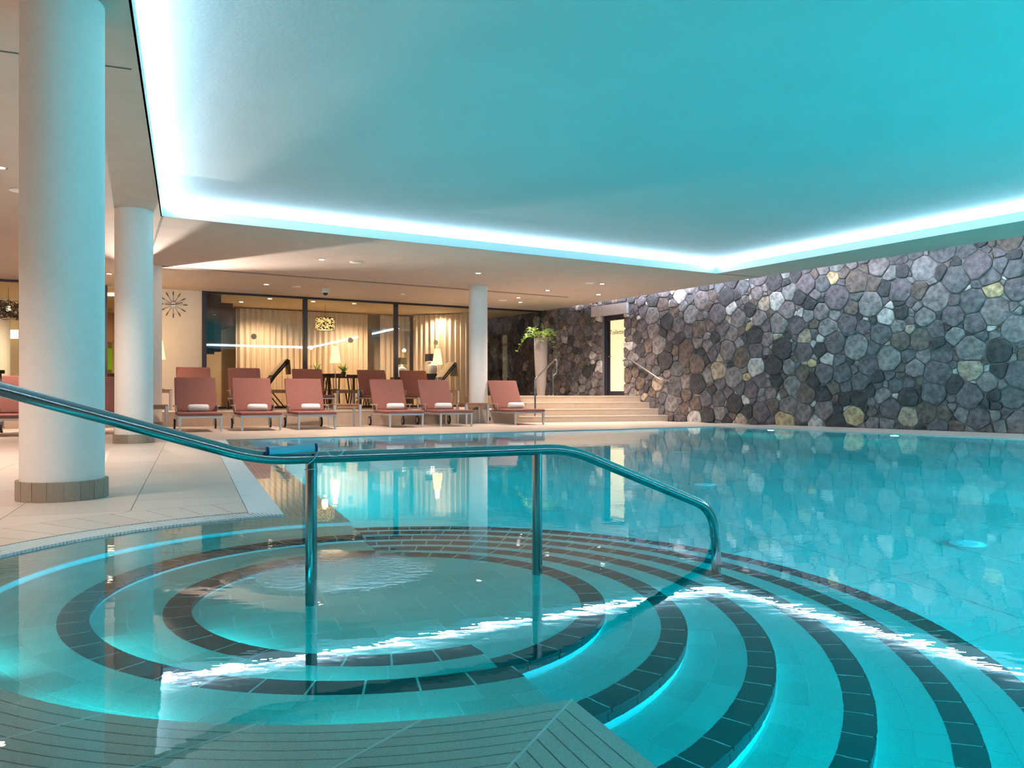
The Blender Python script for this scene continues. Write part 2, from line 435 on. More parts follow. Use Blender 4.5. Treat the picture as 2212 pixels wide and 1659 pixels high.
# far and right underwater walls: tiles
cnt = 0
for p, q2 in ((b, c), (c, d)):
    L = hypot(q2[0]-p[0], q2[1]-p[1]); ux, uy = (q2[0]-p[0])/L, (q2[1]-p[1])/L; n = int(L/.6)
    for i in range(n):
        if p == b and i < n-22: continue
        for k in range(2):
            s0, s1 = i*.6+.004, i*.6+.596
            z0, z1 = -.015-.36*(k+1)+.006, -.015-.36*k
            P = [(p[0]+ux*s, p[1]+uy*s) for s in (s0, s1)]
            MB().prism([P[0], P[1], (P[1][0]-uy*.012, P[1][1]+ux*.012), (P[0][0]-uy*.012, P[0][1]+ux*.012)], z0, z1).build('wall_tile', M['pool_tile'], ps)
# floor tiles of the main pool, inside the part in view
fl = tag(empty('pool_floor'), kind='structure')
for i in range(0, 15):
    for j in range(0, 18):
        s0, t0 = -2.0+i*.75, -1.0-j*.75-.2
        poly = [PL(s0+.004, t0-.004), PL(s0+.746, t0-.004), PL(s0+.746, t0-.746), PL(s0+.004, t0-.746)]
        poly = clip(poly, c, (FAR_D[1], -FAR_D[0]))
        if len(poly) >= 3: poly = clip(poly, c, (RIGHT_D[1], -RIGHT_D[0]))
        if len(poly) < 3: continue
        x, y = poly[0]
        if y < 1 or abs(x/y) > .95: continue
        MB().prism(poly, DEPTH, DEPTH+.003).build('tile', M['pool_tile'], fl)

# left solid: shelf + bench bodies (t > T0)
def sector(r0, r1, tcut, n=48, side=1):
    """ring between r0 and r1 on the left (side=1) or right (side=-1) of the line t = tcut"""
    def ang(r):
        x = max(-1, min(1, tcut/r)); p = math.asin(x)
        return (p, pi-p) if side > 0 else (pi-p, 2*pi+p)
    a0, a1 = ang(r1); o = [PL(r1*cos(a0+(a1-a0)*i/n), r1*sin(a0+(a1-a0)*i/n)) for i in range(n+1)]
    if r0 <= 0: return o
    a0, a1 = ang(r0)
    return o + [PL(r0*cos(a1+(a0-a1)*i/n), r0*sin(a1+(a0-a1)*i/n)) for i in range(n+1)]
shelf = tag(empty('pool_shelf'), kind='structure')
SZ = -.022
body = MB()
body.prism(sector(R1, R3+.02, T0), DEPTH, SZ-.012)
cs = sqrt(R1*R1-T0*T0)
FLs = corners(T0, .0)[3]; FLt = corners(T1)[3]
sF = toL(*FLs)[0]; sN = toL(*a)[0]
body.prism([PL(cs, T0), PL(sF, T0), PL(toL(*FLt)[0], T2+.02), PL(1.70, T2+.02)], DEPTH, SZ-.012)
body.prism([PL(-cs, T0), PL(sN, T0), PL(sN-.1, T2+.02), PL(-1.70, T2+.02)], DEPTH, SZ-.012)
body.build('shelf_body', M['grout'], shelf)
gutter = MB()
gutter.prism(sector(R2+.002, R3-.001, T1+.01), -.14, -.012)
gutter.build('gutter', M['black'], shelf)
# grooved shelf tiles: separate ribs on a darker bed
NRIB = 8
def ribs(mk, name='grooved_tile'):
    mb = MB()
    for k in range(NRIB):
        a_ = k/NRIB; b_ = (k+1)/NRIB
        mb.prism(mk(a_+.005*(k > 0), b_-.005*(k < NRIB-1)), SZ-.010, SZ)
    mb.prism(mk(0, 1), SZ-.012, SZ-.007, 1)
    return mb.build(name, [M['shelf_tile'], M['groove']], shelf)
nsh = 13
pA = math.asin(T0/R1)
for i in range(nsh):
    f0, f1 = i/nsh, (i+1)/nsh
    def mk(u0, u1, f0=f0, f1=f1):
        out = []
        def pt(f, u):
            r = R1+(R2-R1)*u; tc = T0+(T1-T0)*u; p = math.asin(tc/r); a0, a1 = p, pi-p
            an = a0+(a1-a0)*f; return PL(r*cos(an), r*sin(an))
        e = .0005
        fs = [f0+e+(f1-f0-2*e)*k/4 for k in range(5)]
        return [pt(f, u0) for f in fs]+[pt(f, u1) for f in reversed(fs)]
    ribs(mk)
seam = MB()
for i in range(1, nsh):
    P = []
    for u in (0, 1):
        r = R1+(R2-R1)*u; tc = T0+(T1-T0)*u; p = math.asin(tc/r); an = p+(pi-2*p)*i/nsh
        P.append((r*cos(an), r*sin(an), an))
    (s0, t0, a_), (s1, t1, _) = P; h = .0038
    dx, dy = s1-s0, t1-t0; L = hypot(dx, dy); nx, ny = -dy/L*h, dx/L*h
    seam.prism([PL(s0+nx, t0+ny), PL(s1+nx, t1+ny), PL(s1-nx, t1-ny), PL(s0-nx, t0-ny)], SZ-.01, SZ+.0006)
for sg in (1, -1):
    seam.prism([PL(sg*(cs-.003), T0), PL(sg*(cs+.006), T0), PL(sg*(sqrt(R2*R2-T1*T1)+.006), T1), PL(sg*(sqrt(R2*R2-T1*T1)-.003), T1)], SZ-.01, SZ+.0006)
seam.build('grout_line', mat('pale_grout', (.85, .86, .82), .7), shelf)
def straight(s_in0, s_in1, s_out0, s_out1):
    def mk(u0, u1):
        f = lambda u: T0+(T1-T0)*u
        lo = lambda u: s_in0+(s_out0-s_in0)*u; hi = lambda u: s_in1+(s_out1-s_in1)*u
        return [PL(lo(u0), f(u0)), PL(hi(u0), f(u0)), PL(hi(u1), f(u1)), PL(lo(u1), f(u1))]
    ribs(mk)
so = sqrt(R2*R2-T1*T1)
s = cs+.3
straight(cs+.004, s-.004, so+.004, s+.03)
while s < sF-.05:
    e = min(s+.33, sF); straight(s+.002 if s > cs+.31 else s, e-.002, s+.002 if s > cs+.31 else s+.038, e-.002); s = e
straight(-cs-.004, -cs-.45, -so-.004, -cs-.45)
s = -cs-.45
while s > sN+.1:
    e = max(s-.33, sN); straight(s-.004, e, s-.004, e); s = e
# riser tiles under the shelf lip
ri = MB()
# gratings: curved (slats) and straight cover
gr = tag(empty('overflow_grating', (*PL(R3, 0), 0)), 'curved white overflow grating of narrow slats round the basin', 'grating')
gr.location = (0, 0, 0)
p1 = math.asin(T1/R2)
nsl = 250; sl = []
base_len = (R3-R2)
for i in range(nsl):
    an = p1+(pi-2*p1)*(i+.5)/nsl
    mbs = MB(); mbs.box(R2+.004, R3-.004, -.0055, .0055, -.012, .010)
    if i == 0: proto = mbs.build('slat', M['grate'], gr); o = proto
    else: o = proto.copy(); COL.objects.link(o); o.parent = gr
    x, y = C
    o.location = (x, y, 0); o.rotation_euler.z = atan2(UL[1], UL[0])+an
for r in (R2+.004, R3-.004):
    tmp = MB(); pts = [PL((r)*cos(p1+(pi-2*p1)*k/60), r*sin(p1+(pi-2*p1)*k/60)) for k in range(61)]
    tmp.tube([(x, y, -.004) for x, y in pts], .004, 6); tmp.build('edge_bar', M['grate'], gr, True)
sc = tag(empty('gutter_cover'), 'pale blue flat gutter cover strip along the left pool edge', 'gutter cover')
s = so+.004
sC = toL(*FLt)[0]
first = True
while s < sC:
    e = min(s+.9, sC)
    poly = [PL(s+(.0 if not first else .002), T1), PL(e-.003, T1), PL(e-.003, T2-.003), PL(s+(.004 if not first else .13), T2-.003)]
    MB().prism(poly, -.13, .009).build('cover_panel', M['grate'], sc)
    s = e; first = False
nsf = MB(); nsf.prism([PL(-so-.01, T1), PL(sN, T1), PL(sN, T2-.003), PL(-so-.13, T2-.003)], -.13, .009).build('cover_panel', M['grate'], sc)

# benches on the left, round steps on the right
steps = tag(empty('pool_steps'), kind='structure')
ND = .088
count = {'n': 0}
def ring_tiles(parent, r0, r1, z0, z1, wid, mt, name, side, tcut, off=0.0, joint=.006, stuff=None):
    rm = (r0+r1)/2
    x = max(-1, min(1, tcut/rm)); p = math.asin(x)
    a0, a1 = (p, pi-p) if side > 0 else (pi-p, 2*pi+p)
    n = max(1, round((a1-a0)*rm/wid)); da = (a1-a0)/n
    cuts = [a0+da*(i+off) for i in range(n+1)]
    if off: cuts = [a0]+[c_ for c_ in cuts if a0 < c_ < a1]+[a1]
    for u, v in zip(cuts, cuts[1:]):
        j = joint/2/rm
        if v-u < 4*j: continue
        m_ = max(3, int((v-u)/.045))
        an = [u+j+(v-u-2*j)*k/m_ for k in range(m_+1)]
        poly = [PL(r0*cos(t), r0*sin(t)) for t in an]+[PL(r1*cos(t), r1*sin(t)) for t in reversed(an)]
        poly = clip(poly, PL(0, tcut), (NL[0]*side, NL[1]*side))
        if len(poly) < 3 or abs(area(poly)) < 1e-4: continue
        if stuff is not None: stuff.prism(poly, z0, z1)
        else: MB().prism(poly, z0, z1).build(name, mt, parent); count['n'] += 1
JT = .0015
RK = [.79+.277*k for k in range(6)]; ZK = [-.34-.13*k for k in range(6)]
extra = MB()
# round basin floor
basin = MB().prism([PL((RK[0]-.008)*cos(2*pi*i/96), (RK[0]-.008)*sin(2*pi*i/96)) for i in range(96)], DEPTH, ZK[0]-JT).build('basin_floor', M['grout'], steps)
for i in range(-6, 6):
    for j in range(-4, 4):
        s0, t0 = i*.14, j*.21+(i % 2)*.105
        poly = [PL(s0+.003, t0+.003), PL(s0+.137, t0+.003), PL(s0+.137, t0+.207), PL(s0+.003, t0+.207)]
        # keep inside a circle by clipping against the tangents
        rr = RK[0]-ND-.004 if t0 < T0 else .66
        for k in range(36):
            th = 2*pi*k/36
            if len(poly) < 3: break
            lim = rr if (k*10 > 180) else RK[0]-ND-.004
            q_ = PL((RK[0]-ND-.004)*cos(th), (RK[0]-ND-.004)*sin(th)); nn = (q_[0]-C[0], q_[1]-C[1]); h = hypot(*nn)
            poly = clip(poly, q_, (-nn[0]/h, -nn[1]/h))
        if len(poly) >= 3 and abs(area(poly)) > .0008: MB().prism(poly, ZK[0]-JT-.004, ZK[0]).build('tile', M['pool_tile'], basin)
for k in range(6):
    r = RK[k]; z = ZK[k]
    if k: st = MB().prism(sector(0, r-.008, T0, 96, -1), DEPTH, z-JT).build('step', M['grout'], steps)
    else: st = basin
    ring_tiles(st, r-ND, r, z-.020, z, .128, M['dark_tile'], 'nosing_tile', -1, T0)
    ring_tiles(st, r-.012, r-.001, z-.070, z-.0235, .128, M['dark_tile'], 'riser_tile', -1, T0, joint=.004)
    if k:
        rin = RK[k-1]; w = (r-ND-rin)/2
        for m_ in range(2):
            nm = 'tread_tile'
            ring_tiles(st, rin+m_*w+.002, rin+(m_+1)*w-.002, z-.02, z, .142, M['pool_tile'], nm, -1, T0, .5*(m_ % 2), joint=.004, stuff=None if k < 4 else extra)
ex = extra.build('tread_tiling', M['pool_tile'], steps); ex['kind'] = 'stuff'
# the bare floor beyond the last step is the pool floor
for (ri_, ro_, z, nm) in ((.657, .955, -.24, 'bench'), (.955, R1, -.13, 'bench')):
    bb = MB().prism(sector(ri_+.008, ro_+.01, T0, 96, 1), DEPTH, z-JT).build(nm, M['grout'], steps)
    ring_tiles(bb, ri_, ri_+ND, z-.020, z, .128, M['dark_tile'], 'nosing_tile', 1, T0)
    ring_tiles(bb, ri_+.001, ri_+.012, z-.070, z-.0235, .128, M['dark_tile'], 'riser_tile', 1, T0, joint=.004)
    w = (ro_-ri_-ND)/2 if ri_ < .9 else (ro_-ri_-ND)/3
    for m_ in range(2 if ri_ < .9 else 3):
        ring_tiles(bb, ri_+ND+m_*w+.002, ri_+ND+(m_+1)*w-.002, z-.02, z, .142, M['pool_tile'], 'tread_tile', 1, T0, .5*(m_ % 2), joint=.005)
# floor drains
for x, y in ((2.685, 4.776), (1.731, 7.264), (2.2, 10.6)):
    dr = tag(empty('floor_inlet', (x, y, DEPTH+.01)), 'pale round inlet cover on the pool floor, '+('nearest' if y < 5 else 'middle' if y < 8 else 'farthest')+' of three', 'inlet cover', 'round inlet covers on the pool floor')
    MB().lathe([(.085, 0), (.085, .006), (.06, .012), (0, .012)], 24).build('cover', M['white'], dr)
    MB().lathe([(.10, 0), (.10, .003), (.088, .004)], 24).build('rim', M['grate'], dr)
# the two bright pool lamps in the right wall
for i, q_ in enumerate((1.35, 3.75)):
    base = (c[0]+RIGHT_D[0]*q_, c[1]+RIGHT_D[1]*q_)
    la = tag(empty('pool_lamp', (base[0]-RIGHT_D[1]*-.012*-1, base[1], -.42)), 'lit round underwater lamp in the right pool wall, ' + ('nearer the far corner' if i == 0 else 'nearer the viewer'), 'pool lamp', 'round lamps in the right pool wall')
    la.location = (base[0]-.8123*.014, base[1]-.5832*.014, -.42)
    mrot = Matrix.Rotation(atan2(-.5832, -.8123), 4, 'Z') @ Matrix.Rotation(pi/2, 4, 'Y')
    for nm, pr, mt in (('lens', [(.075, 0), (.07, .02), (0, .03)], M['pool_lens']), ('ring', [(.10, -.01), (.10, .012), (.076, .018)], M['chrome'])):
        t_ = MB().lathe(pr, 24); t_.v = [tuple(mrot @ Vector(v)) for v in t_.v]; t_.build(nm, mt, la, True)
    light('pool_lamp_glow', 'AREA', (base[0]-.8123*.06, base[1]-.5832*.06, -.42), 40, (.35, 1, 1), .14, None, (base[0]-5, base[1]-3.6, -.6))

# ------------------------------------------------------------------ water
wp = pool_outline(T1+.004, R2+.004, .05, 64)
w = MB().prism(wp, -1.75, 0).build('water', M['water'])
tag(w, 'clear turquoise water filling the pool and the round stepped basin', 'water', kind='stuff')

# ------------------------------------------------------------------ ceiling
def lip(off):
    pts = [(1.62, -4.9), (-4.80, 11.12), (4.141, 16.394), (13.0, 1.9)]
    n = len(pts); out = []
    for i in range(n):
        a_, b_, c_ = pts[i-1], pts[i], pts[(i+1) % n]
        def nr(p, q):
            dx, dy = q[0]-p[0], q[1]-p[1]; L = hypot(dx, dy); return (-dy/L, dx/L), (dx/L, dy/L)
        n1, d1 = nr(a_, b_); n2, d2 = nr(b_, c_)
        out.append(line_x((b_[0]+n1[0]*off, b_[1]+n1[1]*off), d1, (b_[0]+n2[0]*off, b_[1]+n2[1]*off), d2))
    return out
cl = tag(empty('ceiling'), kind='structure')
SO = [(-15, -8), (16, -8), (16, -.6), (14.5, 1.79), (1.07, 23.50), GP(9.3, .12), GP(-8.5, .12), (-15, 14)]
MB().holed(SO, lip(.004), SOF, FAS).build('soffit', M['soffit'], cl)
fs_ = MB().holed(lip(.02), lip(0), SOF, FAS).build('fascia', M['fascia'], cl)
MB().holed(SO, lip(.16), FAS, CEIL).build('cove_back', M['ceiling'], cl)
MB().prism([(-15.2, -8.2), (17.2, -8.2), (18, 5), (3, 26), (-15.2, 26)], CEIL, CEIL+.12).build('ceiling_panel', M['ceiling'], cl)
lo, li = lip(.155), lip(.125)
sides = ('left', 'far', 'right', 'near')
for i in range(4):
    p, q_ = lo[i], lo[(i+1) % 4]; r_, s_ = li[(i+1) % 4], li[i]
    nm = ['along the left edge of the raised ceiling', 'along the far edge of the raised ceiling', 'at the right beside the stone wall', 'along the near edge of the raised ceiling'][i]
    st = MB().prism([p, q_, r_, s_], FAS+.005, CEIL-.03).build('light_strip', M['led_left'] if i == 0 else M['led'])
    tag(st, 'white glowing light strip in the cove ' + nm, 'light strip', 'cove light strips')
# joints in the soffit (thin recessed-looking shadow gaps)
def soffit_line(name, p, q_, w_, m, zz=.004):
    dx, dy = q_[0]-p[0], q_[1]-p[1]; L = hypot(dx, dy); nx, ny = -dy/L*w_/2, dx/L*w_/2
    return MB().prism([(p[0]+nx, p[1]+ny), (q_[0]+nx, q_[1]+ny), (q_[0]-nx, q_[1]-ny), (p[0]-nx, p[1]-ny)], SOF-zz, SOF+.004).build(name, m, cl)
soffit_line('joint', (-4.80, 11.12), (-6.72, 14.95), .03, M['groove'])
soffit_line('joint', (4.141, 16.394), (5.2, 16.9), .02, M['groove'])
soffit_line('joint', (-2.86, 6.09), (-3.75, 5.72), .02, M['groove'])
def soff(px, py, z=SOF):
    D = 1750*(z-.655)/(852-py); return ((px-1106)/1750*D, D)
sg = tag(empty('air_slot'), 'long narrow double air slot in the ceiling above the loungers', 'air vent')
for dv in (0, .10):
    p, q_ = soff(350, 574), soff(1228, 641.5)
    p = (p[0]-.3*dv, p[1]+dv); q_ = (q_[0]-.3*dv, q_[1]+dv)
    o = soffit_line('slot', p, q_, .035, M['groove']); o.parent = sg

# recessed downlights in the soffit
def downlight(px, py, lit=True, power=380, label=None):
    power *= {575.5: .12, 1120: .6, 1124: .6, 694.5: 1.6, 1033: .8, 1300.7: 1.0}.get(px, 1)
    x, y = soff(px, py)
    d_ = tag(empty('downlight', (x, y, SOF)), label, 'downlight', 'recessed ceiling downlights')
    MB().lathe([(.075, .002), (.075, -.006), (.052, -.008), (.052, .0)], 20).build('rim', M['chrome'], d_, True)
    MB().lathe([(.050, -.002), (0, -.004)], 20).build('lens', M['lens'], d_)
    light('downlight_beam', 'SPOT', (x, y, SOF-.03), power, (1, .81, .68), .04, target=(x, y, 0), spot=125, blend=.9)
    return d_
DL = [((694.5, 560), 'lit downlight second from the left in the front ceiling row'), ((575.5, 614), 'lit downlight nearest the black window corner'),
      ((1033, 589.6), 'lit downlight just above the slim far column'), ((1120, 642.5), 'lit downlight upper of the close pair above the tall vase'),
      ((1124, 652.5), 'lit downlight lower of the close pair above the tall vase'), ((1183, 627), 'bright downlight alone between the far column and stone wall'),
      ((1293, 636), 'lit downlight nearest the toilet door lintel'), ((1300.7, 612.8), 'lit downlight beside the pale ceiling disc near the stone wall'),
      ((236, 591), 'lit downlight seen between the two big columns'), ((0, 361), 'lit downlight cut by the left edge of the view')]
for (p, lb) in DL: downlight(*p, label=lb)
# spots out of the photo's sight keep lighting the left deck the same way
for (x, y) in ((-5.5, 6.8), (-8.5, 9.0), (-8.8, 13.2), (-4.0, 3.2), (-6.5, 2.0)):
    light('downlight_beam', 'SPOT', (x, y, SOF-.03), 640, (1, .77, .64), .05, target=(x, y, 0), spot=104, blend=.9)
for (px, py), lb in (((768, 566), 'pale round ceiling disc right of a downlight in the front row'), ((640, 618.5), 'pale round ceiling disc left of the white camera dome'),
                     ((1086, 648.5), 'pale round ceiling disc right of the far column'), ((1274, 610.8), 'pale round ceiling disc near the stone wall'),
                     ((42, 411), 'pale round ceiling disc left of the nearest column')):
    x, y = soff(px, py)
    o = MB().lathe([(.11, .002), (.11, -.008), (.10, -.014), (0, -.016)], 28).build('ceiling_speaker', M['white'], None, True, (x, y, SOF))
    tag(o, lb, 'speaker', 'round ceiling speakers')
x, y = soff(871, 634.5)
o = MB().lathe([(.055, .0), (.05, -.02), (.02, -.028), (0, -.028)], 16).build('smoke_detector', M['white'], None, True, (x, y, SOF))
tag(o, 'small round detector on the ceiling above the middle window', 'detector')
x, y = soff(703, 622)
dc = tag(empty('dome_camera', (x, y, SOF)), 'white security camera dome hanging under the ceiling', 'camera')
MB().lathe([(.09, 0), (.09, -.07), (.075, -.11), (.06, -.115)], 24).build('housing', M['white'], dc, True)
MB().lathe([(.058, -.10), (.055, -.14), (.035, -.165), (0, -.175)], 24).build('dome', M['black'], dc, True)

# ------------------------------------------------------------------ columns
def column(name, x, y, r, label, base_z=DECK, nt=18):
    c_ = tag(empty(name, (x, y, base_z)), label, 'column')
    H = SOF-base_z
    MB().lathe([(r, .02), (r, H)], 64).build('shaft', M['column'], c_, True)
    hb = .118; ro = r+.022
    for i in range(nt):
        a0 = 2*pi*i/nt+.008; a1 = 2*pi*(i+1)/nt-.008
        an = [a0+(a1-a0)*k/3 for k in range(4)]
        MB().prism([(ro*cos(t), ro*sin(t)) for t in an]+[((r-.003)*cos(t), (r-.003)*sin(t)) for t in reversed(an)], .002, hb).build('base_tile', M['base_tile'], c_)
    MB().lathe([(ro-.004, .0), (ro-.004, hb-.003)], 48).build('base_grout', M['grout'], c_, True)
    return c_
column('column', -2.80, 5.05, .235, 'large round white column nearest the camera, with tiled foot')
column('column', -5.03, 10.78, .235, 'second round white column, seen left of the gangway, with tiled foot')
column('column', -6.93, 15.45, .235, 'third round column half hidden behind the second column')
cx, cy = (1033-1106)/1750*18.35, 18.35
column('column', cx, cy, .21, 'slim round white column in front of the lounge windows', base_z=.31)

# ------------------------------------------------------------------ platform and stairs
pf = tag(empty('platform'), kind='structure')
RIS = .155
def stair_poly(a0, b0, a1, b1):
    return clip([FP(a0, b0), FP(a1, b0), FP(a1, b1), FP(a0, b1)], WP(0, -.02), WN)
MB().prism(clip([FP(-14, 0), FP(-.2, 0), FP(-.2, 6.6), FP(-14, 6.6)], GP(0, .25), (-GN[0], -GN[1])), .002, 2*RIS-.02).build('platform_body', M['plinth'], pf)
MB().prism(clip([FP(-14, -.012), FP(-.2, -.012), FP(-.2, 6.6), FP(-14, 6.6)], GP(0, .25), (-GN[0], -GN[1])), 2*RIS-.02, 2*RIS).build('platform_top', M['stair_top'], pf)
sr = tag(empty('stairs'), kind='structure')
for k in range(4):
    b0 = k*.31; bend = 5.4
    sp = stair_poly(-.2, b0, 5, b0+.5 if k < 3 else bend)
    if k == 3: sp = clip(sp, GP(0, .25), (-GN[0], -GN[1]))
    MB().prism(sp, .002, RIS*(k+1)-.022).build('step', M['plinth'], sr)
    sp = stair_poly(-.2, b0-.012, 5, b0+.5 if k < 3 else bend)
    if k == 3: sp = clip(sp, GP(0, .25), (-GN[0], -GN[1]))
    MB().prism(sp, RIS*(k+1)-.022, RIS*(k+1)).build('tread', M['stair_top'], sr)
LAND = 4*RIS

# ------------------------------------------------------------------ stone wall
DQ0, DQ1, DZ1 = 2.30, 3.19, 2.74
sw = tag(empty('wall_right'), kind='structure')
wb = MB()
def wprism(mb, q0, q1, o0, o1, z0, z1, mi=0):
    mb.prism([WP(q0, o0), WP(q1, o0), WP(q1, o1), WP(q0, o1)], z0, z1, mi)
wprism(wb, -4.6, DQ0, -.45, 0, 0, 3.37); wprism(wb, DQ1, 32, -.45, 0, 0, 3.37); wprism(wb, DQ0, DQ1, -.45, 0, DZ1, 3.37); wprism(wb, DQ0, DQ1, -.45, 0, 0, LAND-.01)
wb.build('mortar', M['mortar'], sw)
random.seed(11)
QMAX = 15.0; ZMAX = 3.36
sites = []
tries = 0
while tries < 34000:
    tries += 1
    q_ = random.uniform(-4.4, QMAX); z = random.uniform(0, ZMAX)
    if DQ0-.05 < q_ < DQ1+.05 and LAND < z < DZ1+.3: continue
    ph_ = tries/34000
    rmin = .86*(random.uniform(.34, .46) if ph_ < .02 else random.uniform(.25, .34) if ph_ < .10 else random.uniform(.17, .26) if ph_ < .4 else random.uniform(.11, .18))*(1 if q_ > 4 else .78)
    if all((abs(q_-s[0]) > .5) or hypot(q_-s[0], (z-s[1])*1.12) > (rmin+s[2])/2*.98 for s in sites): sites.append((q_, z, rmin))
cells = []
for i, (q_, z, rr) in enumerate(sites):
    poly = [(max(q_-.5, -4.6), max(z-.5, 0)), (min(q_+.5, QMAX+.3), max(z-.5, 0)), (min(q_+.5, QMAX+.3), min(z+.5, ZMAX)), (max(q_-.5, -4.6), min(z+.5, ZMAX))]
    for j, s in enumerate(sites):
        if j == i or abs(s[0]-q_) > .9 or abs(s[1]-z) > .9: continue
        d2 = (s[0]-q_)**2+(s[1]-z)**2; dd = sqrt(d2)
        # weighted bisector: bigger stones take more room
        k = .5+ (rr*rr-s[2]*s[2])/(2*d2)*.5
        m_ = (q_+(s[0]-q_)*k, z+(s[1]-z)*k)
        poly = clip(poly, m_, (-(s[0]-q_)/dd, -(s[1]-z)/dd))
        if len(poly) < 3: break
    if len(poly) < 3 or area(poly) < .004: continue
    # keep the doorway and the stairs free
    if q_ < DQ0 and z > LAND: poly = clip(poly, (DQ0-.01, 0), (-1, 0))
    if q_ > DQ1 and z > LAND: poly = clip(poly, (DQ1-.06, 0), (1, 0))
    if DQ0-.1 < q_ < DQ1+.1 and z >= DZ1: poly = clip(poly, (0, DZ1+.30), (0, 1))
    if z < LAND and any(DQ0-.05 < p[0] < DQ1 for p in poly): poly = clip(poly, (0, LAND-.005), (0, -1))
    if len(poly) < 3 or area(poly) < .004: continue
    cells.append((area(poly), poly, q_, z))
def stone(poly, q0, z0):
    # shrink, round the corners, dome the face; local axes: x along wall, y out of it, z up
    n = len(poly); cxx = sum(p[0] for p in poly)/n; czz = sum(p[1] for p in poly)/n
    A = area(poly); sc_ = 1-.007/sqrt(max(A, .004))*1.6
    P = [(cxx+(p[0]-cxx)*sc_, czz+(p[1]-czz)*sc_) for p in poly]
    out = []
    for i in range(n):
        a_, b_, c_ = P[i-1], P[i], P[(i+1) % n]
        k = random.uniform(.12, .26)
        out.append((b_[0]+(a_[0]-b_[0])*k, b_[1]+(a_[1]-b_[1])*k))
        m2 = ((b_[0]*2+(a_[0]+c_[0])*.5*.25*0+b_[0]*0), 0)
        out.append((b_[0]*.86+(a_[0]+c_[0])*.07, b_[1]*.86+(a_[1]+c_[1])*.07))
        out.append((b_[0]+(c_[0]-b_[0])*k, b_[1]+(c_[1]-b_[1])*k))
    out = [p for i, p in enumerate(out) if hypot(p[0]-out[i-1][0], p[1]-out[i-1][1]) > .004]
    m = len(out)
    if m < 3: return None
    dep = random.uniform(.018, .050); tx = random.uniform(-.05, .05); tz = random.uniform(-.07, .07)
    vs = []
    for f_, y in ((1.0, -.02), (.99, dep*.55), (.91, dep*.92), (.55, dep)):
        for (a_, b_) in out:
            dx, dz = (a_-cxx)*f_, (b_-czz)*f_
            jj = random.uniform(-.004, .004) if f_ < 1 else 0
            vs.append((cxx+dx, y+(dx*tx+dz*tz if y > 0 else 0)+jj, czz+dz))
    vs.append((cxx, dep*1.02, czz))
    fs = []
    for r_ in range(3):
        fs += [(r_*m+i, r_*m+(i+1) % m, (r_+1)*m+(i+1) % m, (r_+1)*m+i) for i in range(m)]
    fs += [(3*m+i, 3*m+(i+1) % m, 4*m) for i in range(m)]
    return vs, fs, cxx, czz
wrot = Matrix(((WD[0], WN[0], 0), (WD[1], WN[1], 0), (0, 0, 1))).to_4x4()
def dist_cam(q_): x, y = WP(q_, 0); return y
cells.sort(key=lambda t: -t[0]/dist_cam(t[2])**2 if t[2] < 10.3 else 1)
rest = MB()
def pick(): return random.choices(range(len(STONES)), STONE_W)[0]
for n_, (A, poly, q_, z) in enumerate(cells):
    if area(poly) < 0: poly = poly[::-1]
    r_ = stone(poly, q_, z)
    if not r_: continue
    vs, fs, cx_, cz_ = r_
    # from_pydata winding: flip so faces point into the room
    fs = [f[::-1] for f in fs]
    x, y = WP(0, 0)
    if n_ < 300 and q_ < 10.3:
        mb = MB()
        mb.add([tuple(wrot @ Vector((v[0]-cx_, v[1], v[2]-cz_))) for v in vs], fs)
        px_, py_ = WP(cx_, 0)
        mb.build('stone', STONES[pick()], sw, False, (px_, py_, cz_))
    else:
        rest.add([tuple(wrot @ Vector(v) + Vector((x, y, 0))) for v in vs], fs, pick())
o = rest.build('stonework', STONES, sw); o['kind'] = 'stuff'
lin = MB(); wprism(lin, DQ0-.36, DQ1+.12, -.05, .10, DZ1, DZ1+.27); lin.build('lintel', mat('lintel_stone', (.42, .38, .37), .8, noise=.12, nscale=12, bump=.5, bscale=40), sw)
# cool light grazing down the top of the wall from the slot behind the ceiling edge
sl_ = MB(); sl_.prism([(1.35, 23.25), (14.6, 2.09), (14.5, 2.04), (1.25, 23.2)], FAS+.02, FAS+.05)
o = sl_.build('light_strip', mat('wash_diffuser', (.9, .9, .9), .5, emit=(.78, .84, 1), estr=24))
tag(o, 'blue-white light strip hidden in the slot above the stone wall', 'light strip')

# ------------------------------------------------------------------ toilet door
dr = tag(empty('door_1'), kind='structure')
def wb_box(name, q0, q1, o0, o1, z0, z1, m, parent):
    mb = MB(); wprism(mb, q0, q1, o0, o1, z0, z1); return mb.build(name, m, parent)
fr = MB()
wprism(fr, DQ0, DQ0+.10, -.25, -.06, LAND, DZ1); wprism(fr, DQ1-.05, DQ1+.0, -.25, -.06, LAND, DZ1); wprism(fr, DQ0, DQ1, -.25, -.06, DZ1-.13, DZ1)
fr.build('door_frame', M['frame_dark'], dr)
lf = MB()
wprism(lf, DQ0+.10, DQ0+.17, -.16, -.11, LAND+.005, DZ1-.13); wprism(lf, DQ1-.12, DQ1-.05, -.16, -.11, LAND+.005, DZ1-.13)
wprism(lf, DQ0+.17, DQ1-.12, -.16, -.11, LAND+.005, LAND+.12)
lf.build('door_leaf', M['frame_dark'], dr)
wb_box('glass_panel', DQ0+.17, DQ1-.12, -.15, -.12, LAND+.12, DZ1-.13, M['door_glass'], dr)
hd = MB(); x, y = WP(DQ0+.14, -.11); x2, y2 = WP(DQ0+.14, -.05); x3, y3 = WP(DQ0+.30, -.05)
hd.tube(fillet([(x, y, 1.66), (x2, y2, 1.66), (x3, y3, 1.66)], .02), .010, 8); hd.build('door_handle', M['chrome'], dr, True)
wb_box('threshold', DQ0, DQ1, -.25, 0, LAND-.01, LAND+.004, M['stair_top'], dr)
